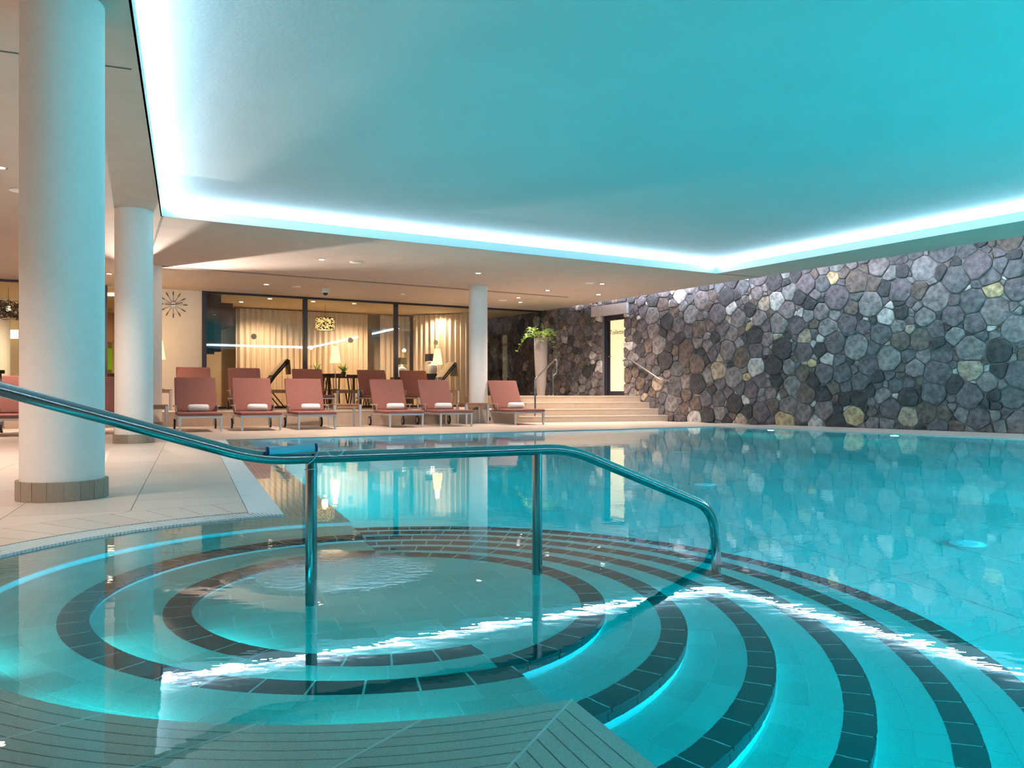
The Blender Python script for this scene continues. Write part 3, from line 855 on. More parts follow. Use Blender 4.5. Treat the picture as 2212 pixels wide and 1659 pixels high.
fc = bpy.data.curves.new('lettering', 'FONT'); fc.body = 'Toiletten'; fc.size = .17; fc.extrude = .002; fc.align_x = 'CENTER'
fo = bpy.data.objects.new('lettering', fc); COL.objects.link(fo); fo.parent = dr
fx, fy = WP((DQ0+DQ1)/2+.02, -.112); fo.location = (fx, fy, 2.24)
fo.rotation_euler = (pi/2, 0, atan2(WD[1], WD[0])); fc.materials.append(M['letter'])

# ------------------------------------------------------------------ lounge shell and glazing
def gb(mb, a0, a1, b0, b1, z0, z1, mi=0):
    mb.prism([GP(a0, b0), GP(a1, b0), GP(a1, b1), GP(a0, b1)], z0, z1, mi); return mb
PLAT = 2*RIS
def a_of(px):                       # where a sight line meets the glazing line (used once, to lay out the bays)
    k = (px-1106)/1750
    return (k*G0[1]-G0[0])/(GD[0]-k*GD[1])
AM = [a_of(p) for p in (436, 460, 659, 855, 1034, 1182)]
wbk = tag(gb(gb(MB(), AM[0]-1.55, AM[0], 0, .2, PLAT, SOF), -9.5, AM[0]-3.9, .02, .1, PLAT, PLAT+.02).build('wall_back', M['white_wall']), kind='structure')
gfl = tag(gb(MB(), -9, 9.3, .25, 8, 0, PLAT).build('floor_lounge', M['floor_in']), kind='structure')
gce = tag(gb(MB(), -9, 9.6, .14, 8, SOF-.02, SOF+.1).build('ceiling_lounge', M['in_ceiling']), kind='structure')
gwb = tag(gb(gb(MB(), AM[0]-1.6, 8.4, 3.6, 3.8, PLAT, SOF), 8.3, 8.4, 3.8, 5.6, PLAT, SOF).build('wall_lounge', M['in_wall']), kind='structure')
def window(n, a0, a1, zb, tint=None, left_w=.05, right_w=.05):
    w_ = tag(empty('window_%d' % n), kind='structure')
    mb = MB(); gb(mb, a0, a0+left_w, -.05, .06, zb, SOF); gb(mb, a1-right_w, a1, -.05, .06, zb, SOF)
    gb(mb, a0+left_w, a1-right_w, -.04, .05, SOF-.05, SOF); gb(mb, a0+left_w, a1-right_w, -.04, .05, zb, zb+.05)
    mb.build('window_frame', M['frame_dark'], w_)
    gb(MB(), a0+left_w, a1-right_w, -.008, .008, zb+.05, SOF-.05).build('pane', M['glass'], w_)
    return w_
window(1, AM[0], AM[2], PLAT, left_w=.10)
window(2, AM[2], AM[3], PLAT)
window(3, AM[3], AM[4], PLAT)
window(4, AM[4], AM[5]+.03, LAND, right_w=.10)
aL = [a_of(p) for p in (-30, 46, 232)]
window(5, aL[0], aL[1], PLAT); window(6, aL[1], aL[2], PLAT)
# dark low panel beneath window 3, dark bulkhead and pier in the lounge
for px, py, a_, in ((548, 727, 0), (757, 735, 0), (941, 740, 0)):
    aa = a_of(px); D = G0[1]+aa*GD[1]; z = .655+(852-py)/1750*D
    st = MB(); seg = 24
    st.add([(*GP(aa+.07*cos(2*pi*k/seg), -.009), z+.07*sin(2*pi*k/seg)) for k in range(seg)]+[(*GP(aa+.07*cos(2*pi*k/seg), -.012), z+.07*sin(2*pi*k/seg)) for k in range(seg)],
           [tuple(range(seg)), tuple(range(seg, 2*seg))[::-1]]+[(k, (k+1) % seg, seg+(k+1) % seg, seg+k) for k in range(seg)])
    lab = {548: 'left', 757: 'middle', 941: 'right'}[px]
    tag(st.build('window_sticker', mat('frosted_film', (.45, .42, .38), .8)), 'small round frosted sticker on the %s lounge window' % lab, 'sticker', 'round stickers on the lounge windows')
tr = tag(gb(gb(MB(), AM[0]+.35, AM[0]+1.1, 2.2, 3.55, 2.48, SOF-.02), AM[0]+.10, AM[0]+.50, .4, .7, 1.7, SOF-.02).build('trim_1', M['bulk']), kind='structure')
# interior lamps
for a_, b_, p_ in ((1.6, 2.0, 42), (4.2, 2.0, 42), (6.6, 1.7, 30)):
    x, y = GP(a_, b_); light('lounge_light', 'SPOT', (x, y, SOF-.06), p_*6.5, (1, .71, .44), .05, target=(x, y, 0), spot=150, blend=.8)
for a_, b_, p_ in ((-3.2, 2.0, 90), (-5.5, 2.2, 90)):
    x, y = GP(a_, b_); light('lounge_light', 'SPOT', (x, y, SOF-.06), p_*3, (1, .80, .50), .05, target=(x, y, 0), spot=150, blend=.8)
for k, (px, py) in enumerate(((521, 652), (583, 645), (676.5, 651), (765, 655.5), (951, 682), (914, 690), (1003, 679), (1003.5, 695))):
    D = 1750*(SOF-.02-.655)/(852-py)
    x = (px-1106)/1750*D; y = D
    if (x-G0[0])*GN[0]+(y-G0[1])*GN[1] < .4: x, y = GP((x-G0[0])*GD[0]+(y-G0[1])*GD[1], .6)
    if (x-G0[0])*GN[0]+(y-G0[1])*GN[1] > 3.4: continue
    o = MB().lathe([(.05, 0), (.05, -.01), (0, -.012)], 14).build('spotlight', M['lens_soft'], None, True, (x, y, SOF-.02))
    tag(o, ('leftmost small lit ceiling spot behind the left lounge window', 'right-hand small lit ceiling spot behind the left lounge window', 'small lit ceiling spot left above the glowing drum pendant', 'small lit ceiling spot right of the glowing drum pendant', 'lower small lit ceiling spot behind the third lounge window', 'small lit ceiling spot nearest the post of the third window', 'upper small lit ceiling spot just left of the slim column', 'lower small lit ceiling spot just left of the slim column')[k], 'spotlight', 'small ceiling spots inside the lounge')

# curtains: hanging sheets with folds
def curtain(a0, a1, b0, b1, z0, z1, label, amp=.045, wl=.16):
    L = hypot(a1-a0, b1-b0); n = int(L/.02); ux, uy = (a1-a0)/L, (b1-b0)/L
    vs = []; rnd = random.Random(int(a0*100))
    ph = 0; pts = []
    for i in range(n+1):
        s_ = i*L/n; ph += .02/wl*2*pi*rnd.uniform(.75, 1.25)
        pts.append((a0+ux*s_-uy*amp*sin(ph), b0+uy*s_+ux*amp*sin(ph)))
    rows = 4
    for side_ in (0, .006):
        for r_ in range(rows):
            z = z0+(z1-z0)*r_/(rows-1); am = 1
            for (a_, b_) in pts: vs.append((*GP(a_, b_+side_), z))
    m = n+1; fs = []
    for sd in range(2):
        o_ = sd*rows*m
        for r_ in range(rows-1):
            for i in range(n):
                f = (o_+r_*m+i, o_+r_*m+i+1, o_+(r_+1)*m+i+1, o_+(r_+1)*m+i)
                fs.append(f if sd == 0 else f[::-1])
    o = MB().add(vs, fs).build('curtain', M['curtain'], None, True)
    return tag(o, label, 'curtain', 'sheer curtains in the lounge')
def ab(px, b): # position on a line parallel to the glazing, b behind it
    k = (px-1106)/1750; q_ = (G0[0]+GN[0]*b, G0[1]+GN[1]*b)
    return (k*q_[1]-q_[0])/(GD[0]-k*GD[1])
curtain(ab(510, 3.0), ab(657, 3.0), 3.0, 3.0, PLAT+.02, SOF-.05, 'wide pleated beige curtain behind the left lounge window')
curtain(ab(659, 3.0), ab(793, 3.0), 3.0, 3.0, PLAT+.02, SOF-.05, 'pleated beige curtain behind the pendant lamp and wooden table')
curtain(ab(822, 3.0), ab(886, 3.0), 3.0, 3.0, PLAT+.02, SOF-.05, 'narrow pleated curtain beside the middle window post')
curtain(ab(892, 2.6), ab(1012, 1.3), 2.6, 1.3, PLAT+.02, SOF-.05, 'slanting pleated curtain behind the reclining chair at right')

# back / left / near walls that close the room outside the picture
tag(MB().prism([(-15, -8), (-14.8, -8), (-14.8, 22), (-15, 22)], 0, 3.5).build('wall_left', M['white_wall']), kind='structure')
tag(MB().prism([(-15, -8.2), (18, -8.2), (18, -8), (-15, -8)], 0, 3.5).build('wall_front', M['white_wall']), kind='structure')
# left room behind windows 5 and 6
lw = MB(); gb(lw, -9, AM[0]-1.6, 5.2, 5.4, PLAT, SOF); gb(lw, AM[0]-1.65, AM[0]-1.55, .2, 5.2, PLAT, SOF)
tag(lw.build('wall_far_left', M['in_wall']), kind='structure')

# ------------------------------------------------------------------ loungers
def make_lounger():
    r_ = empty('sun_lounger')
    W = .33
    # frame
    f_ = MB()
    for sx in (-1, 1):
        f_.box(sx*W-.014, sx*W+.014, .02, 1.62, .235, .275)
    for y in (.03, .55, 1.12, 1.60): f_.box(-W, W, y-.012, y+.012, .24, .27)
    f_.build('frame', M['alu'], r_)
    for sx in (-1, 1):
        lg = MB(); x = sx*(W-.002)
        lg.add([(x-.016, .035, 0), (x+.016, .035, 0), (x+.016, .062, 0), (x-.016, .062, 0), (x-.022, .025, .272), (x+.022, .025, .272), (x+.022, .072, .272), (x-.022, .072, .272)],
               [(0,3,2,1),(4,5,6,7),(0,1,5,4),(1,2,6,5),(2,3,7,6),(3,0,4,7)])
        lg.build('leg', M['alu'], r_)
        wh = MB(); wh.tube([(sx*(W+.012), 1.42, .095), (sx*(W+.040), 1.42, .095)], .095, 24)
        wo = wh.build('wheel', M['rubber'], r_, True)
        hb_ = MB(); hb_.tube([(sx*(W+.008), 1.42, .095), (sx*(W+.044), 1.42, .095)], .066, 20); hb_.tube([(sx*(W-.02), 1.42, .095), (sx*(W+.05), 1.42, .095)], .014, 10)
        hb_.build('hub', M['alu'], wo, True)
        fk = MB(); fk.box(sx*W-.012, sx*W+.012, 1.395, 1.445, .09, .24); fk.build('wheel_fork', M['alu'], r_)
        ar = MB(); ar.box(sx*(W+.035)-.024, sx*(W+.035)+.024, .88, 1.28, .425, .447)
        ar.build('armrest', M['palewood'], r_)
        for yy in (.94, 1.22):
            pp = MB(); pp.tube([(sx*W, yy, .27), (sx*(W+.030), yy, .43)], .010, 8); pp.build('arm_support', M['alu'], r_, True)
    # cushions
    def pad(length, w_, th, n=10):
        mb = MB(); vs = []; sec = []
        k = 5; rr = th/2
        for i in range(k+1):
            t = -pi/2+pi*i/k; sec.append((w_-rr+rr*cos(t), rr*sin(t)+rr))
        prof = sec+[(-x, z) for x, z in reversed(sec)]
        ys = [0, .008, .022, .05]+[.05+(length-.1)*i/n for i in range(1, n)]+[length-.05, length-.022, length-.008, length]
        sc2 = [.55, .8, .95, 1]+[1]*(n-1)+[1, .95, .8, .55]
        m = len(prof)
        for y, s_ in zip(ys, sc2):
            for x, z in prof: vs.append((x*(1-(1-s_)*.06), y, (z-rr)*s_+rr+.003*sin(y*9)))
        fs = [(i*m+j, i*m+(j+1) % m, (i+1)*m+(j+1) % m, (i+1)*m+j) for i in range(len(ys)-1) for j in range(m)]
        fs += [tuple(range(m))[::-1], tuple((len(ys)-1)*m+j for j in range(m))]
        fs = [f[::-1] for f in fs]
        mb.add(vs, fs); return mb
    sp = pad(1.16, .36, .055); sp.v = [(x, y, z+.275) for x, y, z in sp.v]; sp.build('seat_cushion', M['cushion'], r_, True)
    an = radians(60)
    bp_ = pad(.72, .36, .05)
    def rotb(v, dy=1.14, dz=.315): x, y, z = v; return (x, dy+y*cos(an)-z*sin(an), dz+y*sin(an)+z*cos(an))
    bp_.v = [rotb(v) for v in bp_.v]; bp_.build('back_cushion', M['cushion'], r_, True)
    bf = MB()
    for sx in (-1, 1):
        bf.tube([rotb((sx*(W+.0), 0, -.012)), rotb((sx*(W+.0), .69, -.012))], .013, 8)
        bf.tube([rotb((sx*.2, .38, -.015)), (sx*.2, 1.60, .27)], .009, 8)
    bf.tube([rotb((-W, .38, -.014)), rotb((W, .38, -.014))], .010, 8); bf.build('back_frame', M['alu'], r_, True)
    return r_
proto_l = make_lounger()
GR1 = 'sun loungers in the front row at the poolside'; GR2 = 'sun loungers in the raised back row'
SPOTS = [(-5.30, 13.80, DECK, 'brown lounger with rolled towel, leftmost of the front row right of the columns', GR1),
         (-4.42, 14.31, DECK, 'brown lounger with rolled towel, second from the column in the front row', GR1),
         (-3.55, 14.81, DECK, 'brown lounger with rolled towel, left of the front wooden table below the lit lamp', GR1),
         (-2.03, 15.69, DECK, 'brown lounger with rolled towel, just right of that front wooden table', GR1),
         (-1.10, 16.23, DECK, 'brown lounger with rolled towel, directly left of the slim far column', GR1),
         (.39, 17.10, DECK, 'brown lounger with rolled towel beside the stair handrail', GR1),
         (-6.72, 12.97, DECK, 'brown lounger mostly hidden between the two big columns', GR1),
         (-7.62, 12.42, DECK, 'brown lounger glimpsed left of the nearest column', GR1),
         (-6.57, 16.94, PLAT, 'dark brown lounger below the wall clock, leftmost of the raised row', GR2),
         (-5.62, 17.52, PLAT, 'dark brown lounger in the raised row beside the folded recliner in the window', GR2),
         (-4.33, 18.22, PLAT, 'dark brown lounger in the raised row left of the lit lamp', GR2),
         (-2.92, 19.00, PLAT, 'brown lounger in the raised row in front of the wooden chairs', GR2),
         (-1.94, 19.54, PLAT, 'brown lounger in the raised row in front of the dark-shaded lamps', GR2)]
YAW = radians(25)
for i, (x, y, z, lb, g) in enumerate(SPOTS):
    o = proto_l if i == 0 else copy_tree(proto_l)
    o.location = (x, y, z); o.rotation_euler.z = YAW; tag(o, lb, 'sun lounger', g)

def local(x, y, lx, ly): return (x+lx*cos(YAW)-ly*sin(YAW), y+lx*sin(YAW)+ly*cos(YAW))
def make_towel():
    r_ = empty('rolled_towel')
    mb = MB(); n = 40; L = .17
    prof = [(.0, -L), (.030, -L), (.052, -L+.006), (.064, -L+.022), (.067, -.05), (.066, .05), (.064, L-.022), (.052, L-.006), (.03, L), (0, L)]
    seg = 24; k = len(prof)
    vs = [(z, r*cos(2*pi*i/seg)*1.02, r*sin(2*pi*i/seg)*(.93 if sin(2*pi*i/seg) < 0 else 1)) for i in range(seg) for r, z in prof]
    mb.add(vs, [(i*k+j, i*k+j+1, ((i+1) % seg)*k+j+1, ((i+1) % seg)*k+j) for i in range(seg) for j in range(k-1)])
    mb.build('roll', M['towel'], r_, True)
    for sx in (-1, 1):
        sp = MB(); sp.tube([(sx*(L+.001), (.006+.050*t/60)*cos(t*.33), (.006+.050*t/60)*sin(t*.33)) for t in range(61)], .0045, 6)
        sp.build('spiral_edge', M['towel'], r_, True)
    return r_
pt = make_towel()
TW_ = [(0, .02, .86, 'on the leftmost front lounger beside the columns'), (1, .04, .84, 'on the second front lounger'), (2, .04, .86, 'on the front lounger left of the wooden table'),
       (3, .02, .84, 'on the front lounger right of the wooden table'), (4, .02, .85, 'on the front lounger left of the slim column'), (5, .05, .82, 'on the lounger beside the stairs')]
for i, (li_, lx, ly, lb) in enumerate(TW_):
    o = pt if i == 0 else copy_tree(pt)
    x, y, z = SPOTS[li_][:3]; x, y = local(x, y, lx, ly)
    o.location = (x, y, z+.400); o.rotation_euler.z = YAW-radians(8+(i*5) % 9); tag(o, 'white rolled towel lying ' + lb, 'towel', 'rolled towels on the front loungers')

# ------------------------------------------------------------------ side tables
def make_table():
    r_ = empty('side_table')
    mb = MB(); mb.box(-.27, .27, -.27, .27, .435, .455); mb.build('table_top', M['wood'], r_)
    ap = MB()
    ap.box(-.25, .25, -.262, -.245, .375, .435); ap.box(-.25, .25, .245, .262, .375, .435); ap.box(-.262, -.245, -.25, .25, .375, .435); ap.box(.245, .262, -.25, .25, .375, .435)
    ap.build('apron', M['wood'], r_)
    for sx in (-1, 1):
        for sy in (-1, 1):
            x, y = sx*.252, sy*.252; lg = MB()
            lg.add([(x-.015, y-.015, 0), (x+.015, y-.015, 0), (x+.015, y+.015, 0), (x-.015, y+.015, 0), (x-.027, y-.027, .435), (x+.027, y-.027, .435), (x+.027, y+.027, .435), (x-.027, y+.027, .435)],
                   [(0,3,2,1),(4,5,6,7),(0,1,5,4),(1,2,6,5),(2,3,7,6),(3,0,4,7)])
            lg.build('leg', M['alu'], r_)
    return r_
ptb = make_table()
TB = [(-6.58, 14.78, DECK, 'wooden side table left of the leftmost front lounger'), (-3.34, 16.15, DECK, 'wooden side table on the deck between the two middle front loungers'),
      (-.86, 17.75, DECK, 'wooden side table on the deck at the foot of the slim column'), (-7.70, 17.62, PLAT, 'wooden side table carrying the lit lamp below the wall clock'),
      (-4.05, 19.70, PLAT, 'wooden side table carrying the lit lamp in front of the pendant'), (-5.40, 18.82, PLAT, 'wooden side table without a lamp in the raised row'),
      (-1.72, 20.95, PLAT, 'wooden side table at the right end of the raised row')]
for i, (x, y, z, lb) in enumerate(TB):
    o = ptb if i == 0 else copy_tree(ptb)
    o.location = (x, y, z); o.rotation_euler.z = YAW; tag(o, lb, 'table', 'wooden side tables')

def make_lamp():
    r_ = empty('table_lamp')
    MB().lathe([(.11, 0), (.11, .012), (.02, .02), (.012, .03)], 28).build('lamp_base', M['darkwood'], r_, True)
    MB().tube([(0, 0, .02), (0, 0, .72)], .008, 10).build('pole', M['white'], r_, True)
    sh = MB(); seg = 32
    for r0, r1 in ((.13, .075),):
        sh.lathe([(r0, .66), (r1, 1.06)], seg)
        sh.f = [f for f in sh.f if len(f) == 4]; sh.m = [0]*len(sh.f)
    sh.build('lamp_shade', M['shade_lit'], r_, True)
    return r_
pl_ = make_lamp()
LP = [(-7.72, 17.72, 'tall lit lamp with tapered yellow shade on the table below the clock'), (-4.28, 19.62, 'tall lit lamp with tapered yellow shade in front of the wooden chairs'),
      (-1.92, 20.85, 'tall lit lamp with tapered yellow shade at the right-hand window')]
for i, (x, y, lb) in enumerate(LP):
    o = pl_ if i == 0 else copy_tree(pl_)
    o.location = (x, y, PLAT+.455); tag(o, lb, 'lamp', 'lit lamps along the windows')
    light('lamp_bulb', 'POINT', (x, y, PLAT+.455+1.13), 26 if x < -7 else 16, (1, .62, .28), .05)
# the lamp hidden behind the second column; its light throws the column shadow on the ceiling
tb = copy_tree(ptb); tb.location = (-7.85, 16.35, PLAT); tb.rotation_euler.z = YAW; tag(tb, 'wooden side table hidden behind the second column', 'table', 'wooden side tables')
lm = copy_tree(pl_); lm.location = (-7.85, 16.35, PLAT+.455); tag(lm, 'lit lamp hidden behind the second column', 'lamp', 'lit lamps along the windows')
light('lamp_bulb', 'SPOT', (-7.78, 16.22, PLAT+.455+1.10), 2100, (1, .88, .78), .03, target=(-2.2, 11.6, 3.5), spot=75, blend=.7)

# ------------------------------------------------------------------ clock on the wall
aC = a_of(374); D = G0[1]+aC*GD[1]; cz = .655+(852-658)/1750*D
ck = tag(empty('wall_clock', (*GP(aC, -.01), cz), atan2(GD[1], GD[0])), 'large sunburst wall clock with thin rays on the pale wall', 'clock')
def disc_y(mb, r, y0, y1, seg=24):
    mb.add([(r*cos(2*pi*k/seg), y0, r*sin(2*pi*k/seg)) for k in range(seg)]+[(r*cos(2*pi*k/seg), y1, r*sin(2*pi*k/seg)) for k in range(seg)],
           [tuple(range(seg))[::-1], tuple(range(seg, 2*seg))]+[(k, (k+1) % seg, seg+(k+1) % seg, seg+k) for k in range(seg)])
hb_ = MB(); disc_y(hb_, .058, -.04, .01); hb_.build('hub', M['chrome'], ck, True)
for k in range(12):
    t = 2*pi*k/12; d_ = (cos(t), sin(t)); n_ = (-sin(t), cos(t))
    ry = MB(); ry.tube([(.05*d_[0], -.012, .05*d_[1]), (.20*d_[0], -.012, .20*d_[1])], .0035, 6)
    ry.tube([(.20*d_[0], -.012, .20*d_[1]), (.23*d_[0], -.012, .23*d_[1]), (.29*d_[0], -.012, .29*d_[1]), (.315*d_[0], -.012, .315*d_[1])], [.0035, .010, .011, .003], 6)
    ry.build('ray', M['iron'], ck, True)
for nm, ang, L in (('hour_hand', radians(184), .17), ('minute_hand', radians(14), .21)):
    hh = MB(); hh.box(-.03, L, -.046, -.042, -.008, .008, Matrix.Rotation(-ang, 4, 'Y')); hh.build(nm, M['black'], ck)

# ------------------------------------------------------------------ handrail in the foreground
P1, P2, P3 = (-.712, 2.872), (.103, 3.318), (.944, 3.746)
hr = tag(empty('handrail', (*P1, 0)), 'polished steel handrail leading down into the pool in the foreground', 'handrail'); hr.location = (0, 0, 0)
rz = .428
path = fillet([(-2.75, 1.70, 1.12), (-.865, 2.775, rz+.005), (.235, 3.388, rz), (.925, 3.737, .128), (.944, 3.747, -.10), (.944, 3.747, -.75)], .11, 8)
MB().tube(path, .0215, 24).build('rail', M['steel'], hr, True)
for (x, y), zb in ((P1, -.36), (P2, -.36)):
    MB().tube([(x, y, zb), (x, y, rz-.015)], .0205, 24).build('post', M['steel'], hr, True)
MB().lathe([(.0235, -.006), (.0235, .006)], 20).build('collar', M['chrome'], hr, True, (.944, 3.747, .02))
MB().tube([(-2.75, 1.70, 1.12), (-2.85, 1.642, 1.12), (-2.86, 1.64, .02)], .0215, 12).build('post', M['steel'], hr, True)
# thermometer on the rail
th = tag(empty('pool_thermometer', (-.762, 2.80, rz+.034)), 'light blue tube with navy caps tied on the handrail', 'thermometer')
tx = Vector((.16, .075, .010)).normalized()
p0_, p1_ = Vector((-.075, -.033, .0)), Vector((.075, .033, .007))
MB().tube([p0_, p1_], .0135, 20).build('tube', M['thermo'], th, True)
for a_, b_ in ((p0_-tx*.004, p0_+tx*.006), (p1_-tx*.004, p1_+tx*.005)):
    MB().tube([a_, b_], .0150, 20).build('cap', M['navy'], th, True)
st_ = MB()
pts = [p1_, p1_+Vector((.03, .010, -.004)), p1_+Vector((.055, .02, -.006)), p1_+Vector((.09, .03, -.005)), p1_+Vector((.085, .02, -.025)), p1_+Vector((.06, .0, -.03)), p1_+Vector((.035, 0, -.012)), p1_+Vector((.015, 0, -.010)), p1_+Vector((-.005, 0, -.04)), p1_+Vector((-.03, -.005, -.062))]
def smooth_path(P, n=6):
    out = []
    for i in range(len(P)-1):
        a_ = P[max(i-1, 0)]; b_ = P[i]; c_ = P[i+1]; d_ = P[min(i+2, len(P)-1)]
        for k in range(n):
            t = k/n; out.append(.5*((2*b_)+(c_-a_)*t+(2*a_-5*b_+4*c_-d_)*t*t+(3*b_-a_-3*c_+d_)*t**3))
    return out+[P[-1]]
st_.tube(smooth_path(pts), .0016, 6)
cpt = Vector((P1[0]-th.location.x, P1[1]-th.location.y, -.075))
st_.tube([cpt+Vector((.0235*cos(t*.35), .0235*sin(t*.35), -.004+.0006*t)) for t in range(20)], .0016, 6)
st_.build('string', M['string'], th, True)

# ------------------------------------------------------------------ stair rails
sr1 = tag(empty('stair_rail'), 'slim steel handrail rising beside the steps and the tall vase', 'handrail')
A_, B_ = (.53, 18.62), (1.02, 20.05)
zz = 3*RIS
pth = fillet([(*A_, DECK), (*A_, 1.00), (B_[0]+.04, B_[1], 1.52), (B_[0]+.09, B_[1], 1.50), (B_[0]+.09, B_[1], 1.20), (B_[0], B_[1], 1.14), (*B_, zz)], .06, 6)
MB().tube(pth, .021, 12).build('rail', M['steel'], sr1, True)
for p, z in ((A_, DECK), (B_, zz)): MB().lathe([(.05, 0), (.05, .01), (.022, .014)], 20).build('flange', M['steel'], sr1, True, (*p, z))
sr2 = tag(empty('wall_rail'), 'slim steel handrail fixed to the stone wall beside the toilet door', 'handrail')
def wall_q(px, off):
    k = (px-1106)/1750; q0 = (W0[0]+WN[0]*off, W0[1]+WN[1]*off)
    return (k*q0[1]-q0[0])/(WD[0]-k*WD[1])
pts = []
for px, py in ((1346, 779), (1362, 777.6), (1429.4, 821.8), (1448, 822)):
    q_ = wall_q(px, .15); x, y = WP(q_, .15); pts.append((x, y, .655+(852-py)/1750*y))
MB().tube(fillet(pts, .05, 5), .021, 12).build('rail', M['steel'], sr2, True)
for q_, z in ((wall_q(1366, .15), pts[1][2]-.06), (wall_q(1444, .15), pts[3][2]-.02)):
    x, y = WP(q_, .02); x2, y2 = WP(q_, .15)
    br = MB(); br.tube([(x, y, z-.05), (x2, y2, z-.05), (x2, y2, z+.03)], .008, 8); br.build('bracket', M['steel'], sr2, True)

# ------------------------------------------------------------------ vase and plant
vx, vy = (1168.5-1106)/1750*21.6, 21.6
vs_ = tag(empty('tall_vase', (vx, vy, LAND)), 'tall tapering grey floor vase on the landing before the dark window', 'vase')
vb = MB(); prof = [(.105, 0), (.13, .25), (.165, .8), (.185, 1.35), (.185, 1.48), (.178, 1.53), (.165, 1.54), (.155, 1.50), (.15, 1.40)]
vb.lathe(prof, 40); vb.build('vessel', M['vase'], vs_, True)
MB().lathe([(.16, 1.42), (0, 1.44)], 24).build('soil', M['bulk'], vs_)
pn = tag(empty('potted_fern', (vx, vy, LAND+1.44)), 'leafy green plant with arching fronds in the tall vase', 'plant')
random.seed(5)
leafm = MB(); leafm.add([(0, 0, 0), (.02, .03, .006), (0, .075, 0), (-.02, .03, .006), (0, .035, -.004)], [(0, 1, 4), (1, 2, 4), (2, 3, 4), (3, 0, 4)])
lp = leafm.build('leaf', M['leaf'], pn); leafs = 0; usedproto = False
for i in range(17):
    az = 2*pi*i/17+random.uniform(-.2, .2)
    reach = random.uniform(.38, .66) if i % 3 else random.uniform(.15, .35); hgt = random.uniform(.22, .46); droop = random.uniform(.15, .42)*reach/.5
    pts = [Vector((cos(az)*reach*t, sin(az)*reach*t, hgt*sin(min(t*1.25, 1)*pi/2)*1.0-droop*t**3)) for t in [k/8 for k in range(9)]]
    stm = MB(); stm.tube([p+Vector((cos(az)*.03, sin(az)*.03, 0)) for p in pts], [.007-.0006*k for k in range(9)], 6); stm.build('stem', M['stem'] if i % 2 else M['leaf'], pn, True)
    for k in range(3, 9):
        for sd in (-1, 1):
            if leafs >= 190: break
            p = pts[k]+Vector((cos(az)*.03, sin(az)*.03, 0))
            if not usedproto: o = lp; usedproto = True
            else: o = lp.copy(); COL.objects.link(o); o.parent = pn
            o.location = p
            o.rotation_euler = (random.uniform(-.3, .5)-.25*(k-4)*.3, random.uniform(-.5, .5), az-pi/2+sd*radians(58))
            o.scale = (2.0, random.uniform(1.3, 1.8), 1.3); leafs += 1

# ------------------------------------------------------------------ furniture behind the windows
pd = tag(empty('pendant_lamp', (*GP(ab(702, 1.2), 1.2), 0)), 'glowing drum pendant with dark leaf pattern behind the second window', 'lamp')
Dp = pd.location.y; zt = .655+(852-687)/1750*Dp; zb_ = .655+(852-713)/1750*Dp
pd.location.z = 0
MB().tube([(0, 0, zt), (0, 0, SOF-.02)], .004, 6).build('wire', M['iron'], pd)
MB().lathe([(.25, zb_+.01), (.25, zt-.01)], 36).build('diffuser', M['gold_glow'], pd, True)
random.seed(3)
sc_m = MB()
for i in range(260):
    a_ = random.uniform(0, 2*pi); z = random.uniform(zb_+.01, zt-.01); tl = random.uniform(-.9, .9); L = random.uniform(.012, .024)
    p = []
    for k in range(6):
        t = 2*pi*k/6; u = cos(t)*L*1.4; v = sin(t)*L*.75; uu = u*cos(tl)-v*sin(tl); vv = u*sin(tl)+v*cos(tl)
        p.append(((.262)*cos(a_+uu/.26), .262*sin(a_+uu/.26), max(zb_, min(zt, z+vv))))
    sc_m.add(p, [tuple(range(6))])
sm = sc_m.build('leaf_screen', M['iron'], pd); sm['kind'] = 'stuff'
for z in (zt, zb_): MB().tube([(.262*cos(2*pi*k/36), .262*sin(2*pi*k/36), z) for k in range(37)], .008, 6).build('hoop', M['iron'], pd, True)
x, y = GP(ab(702, 1.2), 1.2); light('pendant_bulb', 'POINT', (x, y, zb_-.12), 12, (1, .7, .35), .08)

def dark_lamp(px, py_top, py_bot, b, half, lb):
    a_ = ab(px, b); x, y = GP(a_, b); z1 = .655+(852-py_top)/1750*y; z0 = .655+(852-py_bot)/1750*y
    r_ = tag(empty('bead_lamp', (x, y, 0)), lb, 'lamp', 'dark-shaded lamps inside the lounge')
    s_ = MB(); s_.lathe([(half, z0), (half*.97, z1)], 28); s_.f = [f for f in s_.f if len(f) == 4]; s_.m = [0]*len(s_.f); s_.build('lamp_shade', M['shade_dark'], r_, True)
    MB().lathe([(half*.96, z0+.01), (half*.94, z0+.02)], 24).build('lit_opening', M['lens_soft'], r_)
    MB().lathe([(.10, z0-.36), (.13, z0-.30), (.14, z0-.18), (.12, z0-.10), (.06, z0-.07), (.02, z0-.06), (.02, z0+.02)], 24).build('lamp_body', M['white'], r_, True)
    for k in range(14):
        t = 2*pi*k/14; o_ = MB().lathe([(0, -.012), (.012, 0), (0, .012)], 8).build('bead', M['white'], r_, True, (.137*cos(t), .137*sin(t), z0-.12))
    cab = MB(); cab.box(-.28, .28, -.2, .2, PLAT, z0-.36); tag(cab.build('sideboard', M['darkwood'], None, False, (x, y, 0), atan2(GD[1], GD[0])), 'dark sideboard under the ' + lb.split(' inside')[0], 'sideboard', 'sideboards inside the lounge')
    light('bead_bulb', 'POINT', (x, y, z0-.04), 6, (1, .75, .4), .05)
dark_lamp(868, 773, 788, 1.6, .16, 'lamp with drum-shaped dark shade inside beside the window post')
dark_lamp(934, 765, 781, 1.5, .22, 'wide dark-shaded lamp inside behind the right lit lamp')

